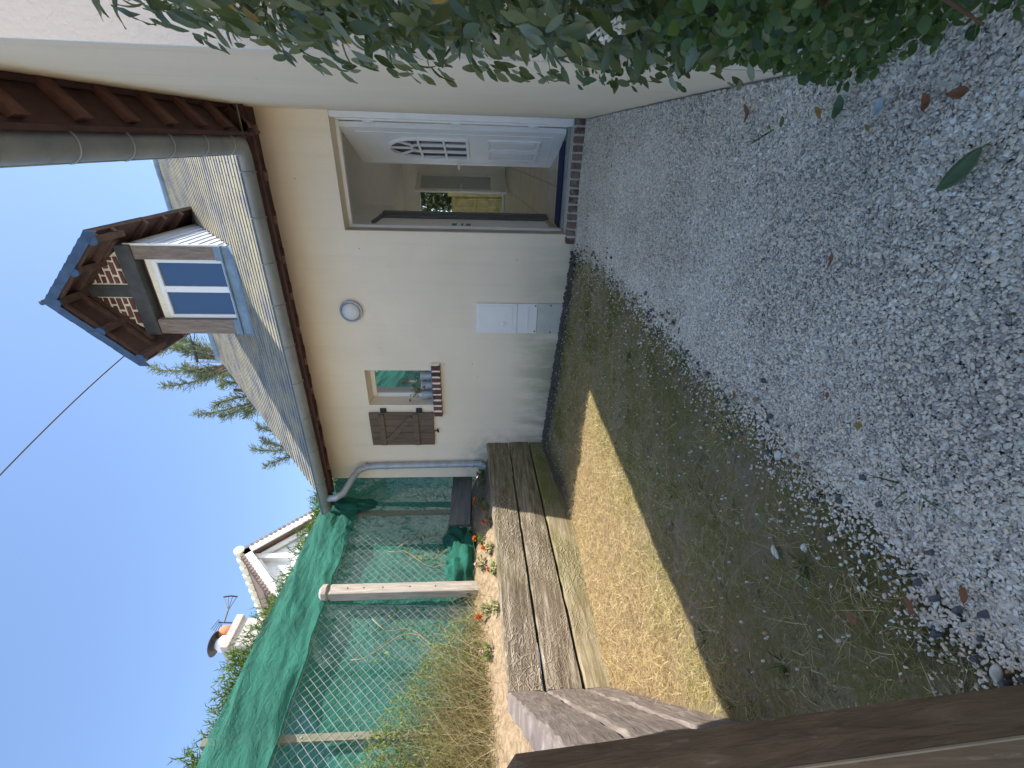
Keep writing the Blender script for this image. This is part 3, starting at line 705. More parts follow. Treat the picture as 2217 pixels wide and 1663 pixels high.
# dormer roof
AZ, EZd, FY = 5.70, 4.965, 4.93
for sx in (-1, 1):
    e = Vector((DC+sx*.765, 0, EZd)); a_ = Vector((DC, 0, AZ)); sl = (e-a_); L_ = sl.length; sd = sl.normalized(); nn = Vector((sd.z*-sx*-1, 0, 0))
    nn = Vector((sx*abs(sd.z), 0, abs(sd.x)))
    pts = [a_+nn*.0+Vector((0, FY, 0)), e+Vector((0, FY, 0)), e+nn*-.03+Vector((0, FY, 0)), a_+nn*-.03+Vector((0, FY, 0))]
    dpart(MB().poly(pts, (0, 2.9, 0)), 'roof_boards', 'dormer_timber')
    V, Fc = slates('ds', e+nn*.002+Vector((0, FY-.01, 0)), (0, 1, 0), -sd, nn, 13, 9, .22, .118, lambda c: c.z > roofz(c.y)-.15, 'blue_slate')
    npmesh('roof_slates', V, Fc, 'blue_slate', D)
    # slate hung verge (scalloped barge)
    k = 7
    for i in range(k):
        p0 = a_+sd*L_*i/k; p1 = a_+sd*L_*(i+1)/k; y0 = FY-.012-.004*(i % 2)
        dn = Vector((0, 0, -.125))
        q = [p0, p1, p1+dn, p0+dn]
        dpart(MB().poly([v_+Vector((0, y0, 0)) for v_ in q], (0, -.008, 0)), 'verge_slate', 'blue_slate')
    # inner rafters
    for yy in (FY+.02, FY+.30, 5.75, 6.1, 6.45):
        q0, q1 = a_+nn*-.032+sd*.05, e+nn*-.032
        dpart(MB().poly([q0+Vector((0, yy, 0)), q1+Vector((0, yy, 0)), q1-nn*.05+Vector((0, yy, 0)), q0-nn*.07+Vector((0, yy, 0))], (0, .05, 0)), 'rafter', 'dormer_timber')
    # purlin ends with slate caps
    for t in (.52, .95):
        c = a_+sd*L_*t-nn*.085
        if t < .9 or True:
            dpart(MB().box((c.x-.032, FY+.012, c.z-.035), (c.x+.032, DY, c.z+.035)), 'purlin', 'dormer_timber')
            cap = [(c.x+.05*math.cos(a)*(1), FY-.02, c.z-.015+.055*math.sin(a)) for a in np.linspace(0, 2*math.pi, 12, endpoint=False)]
            dpart(MB().poly(cap, (0, .028, 0)), 'purlin_cap', 'blue_slate')
    # sloping beams at the face of the gable
    g0 = Vector((DC, DY-.02, AZ-.10)); g1 = Vector((DC+sx*.60, DY-.02, AZ-.10-.60*.96))
    dpart(MB().bar(g0, g1, .05, .05, (0, 1, 0)), 'gable_rafter', 'dormer_timber')
dpart(MB().box((DC-.04, FY+.012, AZ-.17), (DC+.04, DY, AZ-.05)), 'purlin', 'dormer_timber')
dpart(MB().poly([(DC+.045*math.cos(a), FY-.022, AZ-.13+.06*math.sin(a)) for a in np.linspace(0, 2*math.pi, 12, endpoint=False)], (0, .03, 0)), 'purlin_cap', 'blue_slate')
dpart(MB().tube([(DC, FY-.02, AZ+.01), (DC, 7.8, AZ+.01)], .03, 8), 'ridge_cap', 'blue_slate', smooth=True)

# ---- front door
rv = WY+.16
fr = MB(); fr.box((DOOR[0]+.001, rv, .11), (DOOR[0]+.03, rv+.06, 2.249)); fr.box((.135, rv-.01, .11), (.199, rv+.06, 2.249)); fr.box((DOOR[0]+.03, rv, 2.215), (.135, rv+.06, 2.249))
fr.box((.150, WY+.01, .12), (.1995, rv-.011, 2.249)); fr.box((.138, WY+.004, .102), (.199, WY+.012, .32))
fo = fr.build('door_frame', 'white_plastic', H, bevel=.004)
MB().box((DOOR[0]+.0005, WY+.005, .101), (DOOR[0]+.006, rv-.002, 2.2485)).build('door_reveal', 'reveal_paint', H)
MB().box((DOOR[0]+.03, rv-.03, .101), (.135, rv+.05, .125)).build('threshold', 'zinc', H)
hinge = Vector((.125, rv+.03, 0)); free = Vector((-.20, 5.545, 0)); dd = (free-hinge).normalized(); W_ = (free-hinge).length
nn = Vector((dd.y, -dd.x, 0));
if nn.dot(Vector((0, 0, 0))-hinge) < 0: nn = -nn      # towards the visitor
Z0, Z1 = .135, 2.225
def dl(u, z, d=0): return hinge+dd*u+nn*d+Vector((0, 0, z))
def dbox(mb, u0, u1, z0, z1, d0, d1): mb.obox(dl((u0+u1)/2, (z0+z1)/2, (d0+d1)/2), dd*(u1-u0)/2, nn*(d1-d0)/2, Vector((0, 0, (z1-z0)/2)))
leaf = MB(); AU0, AU1, AZ0 = .20, .66, 1.07; SP = 1.55; rad = (AU1-AU0)/2; uc = (AU0+AU1)/2; ATZ = 1.86
dbox(leaf, 0, AU0, Z0, Z1, 0, .045); dbox(leaf, AU1, W_, Z0, Z1, 0, .045); dbox(leaf, AU0, AU1, Z0, AZ0, 0, .045)
arc = [(uc+rad*math.cos(a), SP+(ATZ-SP)*math.sin(a)) for a in np.linspace(0, math.pi, 13)]
for i in range(12):
    (ua, za), (ub, zb) = arc[i], arc[i+1]
    q = [dl(ua, za), dl(ua, Z1), dl(ub, Z1), dl(ub, zb)]; leaf.poly(q, nn*.045)
lo = leaf.build('door', 'white_plastic', H, label='open white front door with arched glazed panel')
mo = MB()
for i in range(12): mo.bar(dl(*arc[i], .05), dl(*arc[i+1], .05), .03, .03, nn)
for u in (AU0, AU1): mo.bar(dl(u, AZ0, .05), dl(u, SP, .05), .03, .03, nn)
mo.bar(dl(AU0, AZ0, .05), dl(AU1, AZ0, .05), .03, .03, nn)
for z in (1.30, SP): mo.bar(dl(AU0, z, .045), dl(AU1, z, .045), .022, .022, nn)
for u in (AU0+(AU1-AU0)/3, AU0+2*(AU1-AU0)/3): mo.bar(dl(u, AZ0, .045), dl(u, SP, .045), .022, .022, nn)
hub = [(uc+.075*math.cos(a), SP+.09*math.sin(a)) for a in np.linspace(0, math.pi, 9)]
for i in range(8): mo.bar(dl(*hub[i], .045), dl(*hub[i+1], .045), .02, .02, nn)
for a in (math.pi/4, math.pi/2, 3*math.pi/4): mo.bar(dl(uc+.075*math.cos(a), SP+.09*math.sin(a), .045), dl(uc+rad*math.cos(a), SP+(ATZ-SP)*math.sin(a), .045), .018, .018, nn)
# lower raised panels and outer beading
for (u0, u1) in ((.20, .405), (.455, .66)):
    z0, z1 = .36, .86
    for (p, q) in (((u0, z0), (u1, z0)), ((u1, z0), (u1, z1)), ((u1, z1), (u0, z1)), ((u0, z1), (u0, z0))): mo.bar(dl(*p, .05), dl(*q, .05), .022, .018, nn)
    dbox(mo, u0+.03, u1-.03, z0+.04, z1-.04, .045, .056)
for (p, q) in (((.09, .24), (W_-.07, .24)), ((W_-.07, .24), (W_-.07, 2.10)), ((W_-.07, 2.10), (.09, 2.10)), ((.09, 2.10), (.09, .24))): mo.bar(dl(*p, .046), dl(*q, .046), .008, .006, nn)
mo.build('door_moulding', 'white_plastic', lo, bevel=.003)
gl = MB(); gl.poly([dl(AU0, AZ0, .015), dl(AU1, AZ0, .015)]+[dl(u, z, .015) for u, z in arc], nn*.01); gl.build('door_pane', 'door_glass', lo)
hd = MB(); dbox(hd, W_-.065, W_-.025, 1.02, 1.26, .045, .055); hd.tube([dl(W_-.045, 1.19, .05), dl(W_-.045, 1.19, .10), dl(W_-.06, 1.185, .112), dl(W_-.17, 1.175, .11)], .010, 8)
hd.tube([dl(W_-.045, 1.19, -.005), dl(W_-.045, 1.19, -.05), dl(W_+.02, 1.18, -.06), dl(W_+.055, 1.14, -.06)], .010, 8)
hd.build('door_handle', 'white_plastic', lo, smooth=False, bevel=.002)
for z in (.45, 1.15, 1.95): MB().tube([(.132, rv+.0, z-.05), (.132, rv+.0, z+.05)], .011, 8).build('door_hinge', 'white_plastic', lo, smooth=True)
# brick step below the door
st = MB(); x = -.87; i = 0
while x < .17:
    w_ = random.uniform(.050, .060); st.box((x, 4.475+random.uniform(-.006, .006), .012), (x+w_, WY-.002, .094+random.uniform(-.003, .003)), .003); x += w_+.018
    if x > -.75: pass
so = MB().box((-.865, 4.487, -.02), (.199, WY-.001, .089)).build('door_step', 'mortar', H)
st.build('step_brick', 'worn_brick', so, bevel=.006)
MB().box((-.80, WY-.0005, .089), (.199, rv-.03, .1005)).build('door_step', 'mortar', H)

# ---- interior seen through the door
F0, F1, BY = .105, .51, 9.6
MB().poly([(-3.6, rv+.05, F0), (-3.6, BY, F1), (-3.6, BY, F1-.1), (-3.6, rv+.05, F0-.1)], (3.8, 0, 0)).build('floor', 'tile_floor', H)
MB().box((-3.6, WY+TH+.001, 2.50), (2.4, BY, 2.56)).build('ceiling', 'room_paint', H)
MB().box((.2, WY+TH, -.1), (.3, BY, 2.5)).build('inner_wall', 'room_paint', H, label='right side wall of the hall')
bw = MB(); grid_wall(bw, [-3.6, -3.3, -1.7, -1.45, -.56, .2], [-.1, .55, 2.24, 2.5], BY, BY+.25, [(-1.45, -.56, .55, 2.24), (-3.3, -1.7, .55, 2.24)]); clean(bw.build('inner_wall', 'room_paint', H, label='far wall of the hall'))  # left-hand opening, out of view, added to let daylight into the hall
MB().box((-.90, WY+TH+.001, -.1), (-.80, 5.62, 2.5)).build('inner_wall', 'room_paint', H, label='short side wall just inside the front door')
MB().box((-.90, 5.62, 2.12), (-.80, 6.6, 2.5)).build('inner_wall', 'room_paint', H)
df = MB(); df.box((-.799, 5.42, .12), (-.765, 5.50, 2.10)); df.box((-.80, 5.50, .12), (-.745, 5.63, 2.08)); df.box((-.799, 5.02, 2.06), (-.77, 5.42, 2.10)); df.build('inner_door_frame', 'dark_grey_paint', H, bevel=.004)
for z0, z1 in ((1.20, 1.25), (1.13, 1.15), (1.05, 1.10)): MB().box((-.799, 4.92, z0), (-.79, 5.08, z1)).build('louvre', 'dark_grey_paint', H)
MB().box((-.799, WY+TH+.01, .12), (-.785, 5.62, .20)).build('skirting', 'reveal_paint', H)
# back door: frame, opened leaf with glass
bf = MB(); bf.box((-1.45, BY-.02, .55), (-1.40, BY+.06, 2.24)); bf.box((-.61, BY-.02, .55), (-.56, BY+.06, 2.24)); bf.box((-1.40, BY-.02, 2.19), (-.61, BY+.06, 2.24)); bf.box((-1.40, BY-.02, .52), (-.61, BY+.06, .56))
bd = bf.build('back_door', 'cream_plastic', H, label='cream glazed back door at the end of the hall')
h0 = Vector((-.585, BY-.03, 0)); f0 = Vector((-.855, BY-.50, 0)); d_ = (f0-h0).normalized(); L_ = (f0-h0).length; n3 = Vector((d_.y, -d_.x, 0))
def bl(u, z): return h0+d_*u+Vector((0, 0, z))
lf = MB(); zb, zt = .50, 2.21
for a, b in (((0, zb), (.07, zt)), ((L_-.07, zb), (L_, zt)), ((.07, zt-.09), (L_-.07, zt)), ((.07, zb), (L_-.07, zb+.30))):
    c_ = (bl(*a)+bl(*b))/2; lf.obox(c_, d_*(b[0]-a[0])/2, n3*.022, Vector((0, 0, (b[1]-a[1])/2)))
lf.build('door_leaf', 'cream_plastic', bd, bevel=.004)
MB().obox(bl(L_/2, (zb+.3+zt-.09)/2), d_*(L_/2-.07), n3*.006, Vector((0, 0, (zt-.09-zb-.3)/2))).build('door_pane', 'mirror_glass', bd)
MB().tube([bl(L_-.04, 1.35)-n3*.02, bl(L_-.04, 1.35)-n3*.07, bl(L_-.14, 1.35)-n3*.08], .01, 6).build('door_handle', 'cream_plastic', bd)
mat_o = MB().box((-.77, 4.80, .122), (.02, 5.22, .134)).build('door_mat', 'blue_mat', bevel=.003); tag(mat_o, 'dark blue door mat lying just inside the open front door', 'door mat')
# garden behind the house, seen through the back door
bgp = MB().box((-4.5, 9.9, .3), (1.5, 16, .42)).build('back_garden', 'garden_ground'); tag(bgp, kind='structure')
fp = empty('garden_fence', (-1.2, 11.6, .42), 'weathered olive wood fence panel seen through the back door', 'fence')
for i in range(14): MB().box((-2.6+i*.17, 11.6, .45), (-2.6+i*.17+.167, 11.62, 1.72)).build('board', 'fence_wood', fp)
for z in (.60, 1.12, 1.62): MB().box((-2.6, 11.57, z), (-.22, 11.599, z+.07)).build('rail', 'fence_wood', fp)
for x in (-2.6, -1.14): MB().box((x-.04, 11.54, .42), (x+.04, 11.60, 1.80)).build('post', 'fence_wood', fp)
def bush(name, c, r, n, mat, label, cat, Lr=(.05, .09), stem=True, size=None):
    e = empty(name, (c[0], c[1], size if size is not None else c[2]-r[2]), label, cat)
    P = rng.normal(size=(n, 3)); P /= np.linalg.norm(P, axis=1, keepdims=True); P *= rng.uniform(.45, 1, (n, 1))**.5
    P *= np.array(r)*(1+.25*np.sin(P[:, :1]*7+P[:, 1:2]*5)); P += np.array(c)
    V, Fc = leaves(P, rdir(n, (0, 0, 0), 1), rdir(n, (0, 0, 1), .6), rng.uniform(*Lr, n), rng.uniform(*Lr, n)*.5, segs=2)
    npmesh('foliage', V, Fc, mat, e)
    if stem: MB().tube([(c[0], c[1], c[2]-r[2]-.1), (c[0], c[1], c[2])], [.04, .02], 6).build('stem', 'bark', e)
    return e
bush('shrub', (-1.5, 12.4, 2.4), (1.8, .7, 1.4), 15000, 'hedge_leaf', 'leafy green shrub rising behind the back garden fence', 'shrub', (.09, .16))

# ---- small window with brick sill and shutter
wy = WY+.20; X0, X1, Z0, Z1 = WIN
fr = MB()
for a, b in (((X0, Z0+.02), (X1, Z0+.07)), ((X0, Z1-.055), (X1, Z1)), ((X0, Z0+.07), (X0+.05, Z1-.055)), ((X1-.05, Z0+.07), (X1, Z1-.055))): fr.box((a[0]+.001, wy, a[1]), (b[0]-.001, wy+.05, b[1]-.001))
wf = fr.build('window', 'white_plastic', H, bevel=.005, label='small window with geraniums on its sill')
MB().box((X0+.05, wy+.02, Z0+.07), (X1-.05, wy+.03, Z1-.055)).build('window_pane', 'mirror_glass', wf)
MB().box((X0+.002, WY+.01, Z0+.001), (X1-.002, wy-.002, Z0+.02)).build('inner_sill', 'lead_blue', wf)
sb = MB(); x = -2.905
so = MB().box((-2.90, WY-.048, 1.408), (-2.215, WY-.001, 1.499)).build('window_sill', 'cream_render', H)
k = 0
while x < -2.24:
    w_ = .052 if x > -2.86 and x < -2.3 else .058; pts = [(x+random.uniform(-.005, .005), 0, 1.404), (x+w_*.5, 0, 1.404), (x+w_+random.uniform(-.006, .006), 0, 1.403), (x+w_+random.uniform(-.008, .004), 0, 1.455), (x+w_, 0, 1.503), (x, 0, 1.503), (x+random.uniform(-.004, .008), 0, 1.45)]
    sb.poly([(a, WY-.053, c) for a, b, c in pts], (0, .05, 0)); x += w_+.024
sb.build('sill_brick', 'brick', so)
pl = empty('flower_pots', (-2.54, 4.64, 1.52), 'row of blue grey ribbed flower pots on the small window sill', 'flower pot')
for i in range(3): MB().lathe((-2.68+i*.125, 4.66, 1.522), (0, 0, 1), [(0, .042), (.10, .056), (.105, .062), (.125, .062), (.125, .05), (.11, .05)], 14).build('pot', 'pipe_zinc', pl, smooth=False)
def plant(name, c, n, r, h, lm, bm_, blooms, label, cat, group=None, ls=(.025, .045), bs=.02, stemmy=True):
    e = empty(name, c, label, cat, group)
    an = rng.uniform(0, 6.28, n); rr = r*np.sqrt(rng.random(n)); P = np.stack([c[0]+np.cos(an)*rr*.6, c[1]+np.sin(an)*rr*.6, c[2]+h*rng.uniform(.15, .9, n)], 1)
    D_ = np.stack([np.cos(an), np.sin(an), rng.uniform(-.1, 1.2, n)], 1)
    L = rng.uniform(*ls, n); V, Fc = leaves(P, D_, rdir(n, (0, 0, 1), .3), L, L*.45, segs=2); npmesh('foliage', V, Fc, lm, e)
    mb = MB()
    for i in range(5):
        a = random.uniform(0, 6.28); mb.tube([(c[0], c[1], c[2]-.02), (c[0]+math.cos(a)*r*.5, c[1]+math.sin(a)*r*.5, c[2]+h*.8)], .0025, 4)
    mb.build('stem', 'ivy_leaf', e)
    for (dx, dy, dz) in blooms:
        k = 26; a = rng.uniform(0, 6.28, k); tt = rng.random(k); p = np.array([c[0]+dx, c[1]+dy, c[2]+dz])+rng.normal(size=(k, 3))*bs*.18
        Dn = np.stack([np.cos(a), np.sin(a), tt*2-.1], 1); V, Fc = leaves(p, Dn, rdir(k, (0, 0, 1), .2), np.full(k, bs), np.full(k, bs*.8), segs=2)
        npmesh('flower', V, Fc, bm_, e)
    return e
plant('geranium', (-2.60, 4.63, 1.62), 90, .14, .15, 'plant_leaf', 'bloom_red', [(-.13, -.04, .16), (-.02, -.04, .07), (.13, -.03, .17), (.06, -.06, -.02)], 'red geraniums trailing in front of the small window', 'geranium')
sh = MB(); xx = -3.335; kk = 5; bwid = .469/kk
for i in range(kk): sh.box((xx+i*bwid+.001, WY-.035, 1.518+random.uniform(-.003, .003)), (xx+(i+1)*bwid-.002, WY-.012, 2.277))
sho = sh.build('shutter', 'shutter_wood', H, bevel=.003, label='brown plank window shutter folded back on the wall')
br = MB(); br.box((-3.325, WY-.055, 2.10), (-2.88, WY-.034, 2.165)); br.box((-3.325, WY-.055, 1.695), (-2.88, WY-.034, 1.76)); br.bar((-3.285, WY-.044, 2.09), (-2.90, WY-.044, 1.77), .018, .07, (0, 1, 0))
br2 = MB(); br2.box((-3.325, WY-.055, 2.10), (-2.88, WY-.034, 2.165)); br2.box((-3.325, WY-.055, 1.695), (-2.88, WY-.034, 1.76))
d0 = (Vector((-2.90, 0, 1.765))-Vector((-3.285, 0, 2.095))).normalized(); pr = Vector((d0.z, 0, -d0.x))
a0, b0 = Vector((-3.27, WY-.054, 2.085)), Vector((-2.92, WY-.054, 1.775))
br2.poly([a0+pr*.032, b0+pr*.032, b0-pr*.032, a0-pr*.032], (0, .02, 0)); br2.build('brace', 'shutter_wood', sho, bevel=.003)
for z in (2.104, 1.683): MB().box((-2.865, WY-.03, z-.035), (-2.815, WY-.001, z+.035)).build('shutter_hinge', 'dark_metal', sho, bevel=.003)
MB().tube([(-3.12, WY-.002, 1.475), (-3.12, WY-.04, 1.475), (-3.12, WY-.045, 1.52)], .006, 6).add([], []).tube([(-3.14, WY-.04, 1.465), (-3.10, WY-.04, 1.48)], .012, 6).build('shutter_stay', 'dark_metal', sho)

# ---- round wall lamp
lp = MB().lathe((-1.605, WY-.001, 2.297), (0, -1, 0), [(0, .112), (.03, .118), (.042, .116), (.048, .098), (.03, .095)], 40).build('wall_lamp', 'pipe_zinc', H, smooth=False, label='round bulkhead lamp on the plastered wall')
MB().lathe((-1.605, WY-.03, 2.297), (0, -1, 0), [(0, .095), (.02, .09), (.045, .07), (.06, .04), (.064, .012)], 32).build('lamp_glass', 'white_render', lp, smooth=True)
# ---- meter box
bx = MB().box((-1.842, WY-.022, .55), (-1.508, WY-.001, .985)); bo = bx.build('meter_box', 'white_plastic', H, bevel=.004, label='tall white meter cabinet low on the plastered wall')
MB().box((-1.822, WY-.028, .60), (-1.528, WY-.021, .965)).build('cabinet_door', 'white_plastic', bo, bevel=.003)
MB().box((-1.842, WY-.020, .335), (-1.508, WY-.001, .548)).build('lower_panel', 'white_plastic', bo, bevel=.003)
MB().box((-1.80, WY-.026, .43), (-1.55, WY-.0195, .445)).build('rib', 'white_plastic', bo)
MB().box((-1.842, WY-.018, .04), (-1.508, WY-.001, .331)).build('base_panel', 'grey_box', bo, bevel=.003)
MB().lathe((-1.735, WY-.028, .69), (0, -1, 0), [(0, .03), (.006, .03), (.008, .016), (.014, .014)], 20).build('lock', 'cream_plastic', bo)
for x in (-1.83, -1.55): MB().box((x, WY-.030, .55), (x+.04, WY-.02, .59)).build('clip', 'white_plastic', bo)
for x, z in ((-1.82, .355), (-1.53, .355), (-1.83, .18), (-1.525, .19)): MB().lathe((x, WY-.018, z), (0, -1, 0), [(0, .009), (.006, .008)], 10).build('screw', 'dark_metal', bo)

# ------------------------------------------------------------------ retaining wall of sleepers
def sleeper(p0, p1, hb, ht, thick, mat, parent, inward, jit=.006, nseg=28):
    # p0,p1: base ends (x,y,zbottom,ztop); front face follows p0->p1
    a, b = Vector(p0[:2]+(0,)), Vector(p1[:2]+(0,)); inn = Vector(inward).normalized(); V = []; k = 6
    for i in range(nseg+1):
        t = i/nseg; c = a.lerp(b, t); zb = p0[2]+(p1[2]-p0[2])*t; zt = p0[3]+(p1[3]-p0[3])*t
        ring = [(0, zb+.012), (-.004, (zb+zt)/2), (0, zt-.014), (.014, zt), (thick-.012, zt), (thick, zt-.012), (thick, zb)]
        for q, (d, z) in enumerate(ring):
            j = mn.noise(Vector((c.x*9+q*3.1, c.y*9, z*9)))*jit*2
            V.append(c+inn*(d+j)+Vector((0, 0, z+(j*.7 if q in (2, 3, 4) else 0))))
    n = 7; f = [(i*n+j, i*n+(j+1) % n, (i+1)*n+(j+1) % n, (i+1)*n+j) for i in range(nseg) for j in range(n)]
    f += [tuple(range(n)), tuple(nseg*n+j for j in range(n-1, -1, -1))]
    return MB().add(V, f).build('sleeper', mat, parent, smooth=False, bevel=.003)
RW = empty('retaining_wall', (-3.4, 3.1, 0), 'long weathered timber sleeper wall holding up the flower bed', 'retaining wall', 'sleeper walls')
P0, P1 = (-3.40, 1.70), (-3.33, 4.555)
def zl(n0, n1, m0, m1): return (P0+(n0, n1), P1+(m0, m1))
for q, (a0, a1, b0, b1, mt) in enumerate(((.466, .730, .600, .875, 'sleeper_wood'), (.186, .458, .344, .592, 'sleeper_wood'), (-.06, .178, .05, .336, 'sleeper_wood_lower'))):
    sleeper(*zl(a0, a1, b0, b1), 0, 0, .12, mt, RW, (-1, .02, 0), .008)
RT = empty('retaining_wall', (-2.6, 1.24, 0), 'short diagonal sleeper wall with greyer boards beside the dark leaning post', 'retaining wall', 'sleeper walls')
Q0, Q1 = (-3.375, 1.685), (-1.25, .458)
for a0, a1, b0, b1 in ((.47, .735, .44, .66), (.20, .462, .18, .432), (-.06, .192, -.06, .172)):
    sleeper(Q0+(a0, a1), Q1+(b0, b1), 0, 0, .12, 'return_wood', RT, (-.5, -.866, 0), .006)

# planting bed
def bedz(x, y):
    t = min(1, max(0, (y-1.7)/2.86)); b0 = .70+.155*t-.06*min(1, max(0, (1.75-y)/.2))*min(1, max(0, (x+3.6)/.3))
    r = min(1, max(0, (-3.47-x)/.75)); r = r*r*(3-2*r)
    rise = .24 if y > 1.7 else .24+.05*(1.7-y)
    return b0+rise*r+.018*nz(x, y, 4, 2)+.012*nz(x, y, 13, 6)+(.03*nz(x, y, 1.6, 8) if x < -3.6 else 0)
bed = gridmesh('planting_bed', np.arange(-7.5, -.9, .05), np.arange(-1.6, 4.56, .05), lambda x, y: (x, y, bedz(x, y)), 'sand_soil',
               keep=lambda x, y: x < -3.47 or (y < 1.66 and (x+3.375)*.5+(y-1.685)*.866 < -.10 and x < -1.2))
tag(bed, kind='structure')
sd = MB().box((-7.5, 4.55, 0), (-3.9, 9.0, .98)).build('side_passage', 'sand_soil'); tag(sd, kind='structure')

# leaning dark post in the foreground
lpst = empty('timber_post', (-.73, .30, 0), 'dark scuffed timber post leaning close to the camera at the end of the sleeper walls', 'post')
Bc, Tc = Vector((-.672, .329, -.05)), Vector((-.799, .314, .842))   # right-hand arris
ax = (Tc-Bc).normalized(); u1 = Vector((.01, -.063, 0)); w_a = u1.length; u1.normalize(); u2 = Vector((-1, -.12, 0)).normalized()
w1, w2 = .064, .11
V = []; secs = 14
for i in range(secs+1):
    t = i/secs; p = Bc.lerp(Tc, t)
    for j, (a, b) in enumerate(((0, 0), (w1*.5, -.003), (w1*.94, 0), (w1, .005), (w1+.005, w2*.3), (w1+.002, w2), (0, w2))):
        nn_ = mn.noise(Vector((j*4, t*9, 3)))*.0022; V.append(p+u1*(a+nn_)+u2*(b+nn_))
topc = Tc+u1*.04+u2*.05+ax*.055
n = 7; f = [(i*n+j, i*n+(j+1) % n, (i+1)*n+(j+1) % n, (i+1)*n+j) for i in range(secs) for j in range(n)]
V.append(topc); f += [(secs*n+j, secs*n+(j+1) % n, len(V)-1) for j in range(n)]+[tuple(range(n))]
MB().add(V, f).build('post', 'post_dark', lpst)
e_ = MB(); e_.tube([Bc.lerp(Tc, t)+u1*(w1*.985)+u2*.0015 for t in np.linspace(0, 1, 9)], .0022, 5); e_.build('pale_edge', 'twig', lpst)

# ------------------------------------------------------------------ fence with netting
FE = empty('chain_link_fence', (-4.2, 2.8, 1.0), 'galvanised chain link fence on olive steel posts in front of green netting', 'fence')
FX = -4.18
def pst(y, z0, z1, name='post'):
    o = MB().box((FX-.028, y-.028, z0), (FX+.012, y+.028, z1)).build(name, 'olive_post', FE, bevel=.004)
    for z in np.arange(z0+.5, z1-.1, .42): MB().lathe((FX+.012, y, float(z)), (1, 0, 0), [(0, .008), (.006, .007)], 8).build('bolt', 'galvanised_wire', o)
pst(1.81, 1.0, 3.10); pst(4.235, .9, 2.97); pst(-.6, 1.0, 3.2)
wz0, wz1, yA, yB = 1.02, 2.98, -.9, 5.6; sp = .078; V = []; 
wires = MB()
H_ = wz1-wz0; slope = .92
def wire(y0, sgn):
    pts = []
    for k in range(9):
        t = k/8; y = y0+sgn*t*H_*slope; z = wz0+t*H_+.012*nz(y, 0, 3)
        if yA < y < yB: pts.append((FX+.014+.006*math.sin(k*3.1)+.010*nz(y, z, 1.5, 3), y+.006*nz(y, z, 6), z))
    if len(pts) > 1: wires.tube(pts, .0014, 3, False)
y = yA-H_
while y < yB+H_:
    wire(y, 1); wire(y, -1); y += sp
for z in (wz1, 2.5, 1.06): wires.tube([(FX+.012, yy, z+.02*nz(yy, 0, 1)) for yy in np.linspace(yA, yB, 14)], .0024, 4, False)
wires.build('wire_mesh', 'galvanised_wire', FE)
# backing net and the folded band over the top
NT_ = empty('debris_net', (-4.2, 2.8, 1.0), 'sagging green shade netting tied behind and folded over the chain link fence', 'netting')
def back(y, z):
    f = .03*abs(nz(y+z*.7, z*.5-y*.3, 3.6, 9))+.008*nz(y, z, 11, 3)+.05*nz(y, z, 1.2, 4)+.03*nz(y*1.3, z*.6, 3.5, 7)+.035*math.sin((y*3.2+z*2.3)+2*nz(y, z, .8)) * (1 if z < 2.5 else .4)
    low = max(0, 1.25-z)
    return (FX-.085+f+low*.25, y, z)
ys_ = np.linspace(-1.0, 5.9, 190); zs_ = np.linspace(1.02, 3.0, 70)
gridmesh('backing_net', ys_, zs_, lambda y, z: back(y, z), 'net_cloth', NT_)
ys_ = np.linspace(-1.0, 4.33, 190); ts = np.linspace(0, 1, 26)
def topz(y): return 3.02+.035*(2.5-y)*.8+.02*nz(y, 0, 1.6, 2)-.05*max(0, y-3.9)
def botz(y): return 2.50+.035*nz(y, 0, 2.1, 6)+.025*nz(y, 0, 6, 1)+.0*y
def band(y, t):
    z = topz(y)+(botz(y)-topz(y))*t
    fold = .022*math.sin(9*t+4*y+3*nz(y, t, 1.5))*t+.03*nz(y*.8, t*3+y, 1.8, 5)+.022*abs(nz(y*1.1+t*1.6, t*.5-y*.25, 4.2, 8))+.010*nz(y*.7+t, t*2, 9, 2)
    if y > 3.7: fold += .03*math.sin((y-3.7)*14+t*9)*(y-3.7)
    return (FX+.045+fold+.02*t, y, z)
gridmesh('top_band', ys_, ts, band, 'net_band', NT_)
# thick hem cord, slightly brighter
MB().tube([(band(y, 1)[0]+.004, y, botz(y)) for y in np.linspace(-1, 4.33, 60)], .006, 5, False).build('hem', 'net_band', NT_)
# knot of spare net by the house end, and bundle on the soil
def blob(c, r, seed, mat, name, par):
    def fn(u, v):
        d = Vector((math.cos(u)*math.sin(v), math.sin(u)*math.sin(v), math.cos(v)))
        k = 1+.35*mn.noise(d*2.2+Vector((seed, 0, 0)))+.16*math.sin(u*6+v*5+seed)
        return (c[0]+d.x*r[0]*k, c[1]+d.y*r[1]*k, c[2]+d.z*r[2]*k)
    gridmesh(name, np.linspace(0, 2*math.pi, 40), np.linspace(.01, 3.13, 28), fn, mat, par)
blob((-4.12, 4.30, 2.66), (.07, .12, .30), 2.0, 'net_cloth', 'gathered_fold', NT_)
blob((-4.10, 3.36, 1.13), (.14, .36, .16), 5.0, 'net_cloth', 'gathered_fold', NT_)
blob((-4.14, 3.70, 1.22), (.08, .22, .14), 8.0, 'net_cloth', 'gathered_fold', NT_)
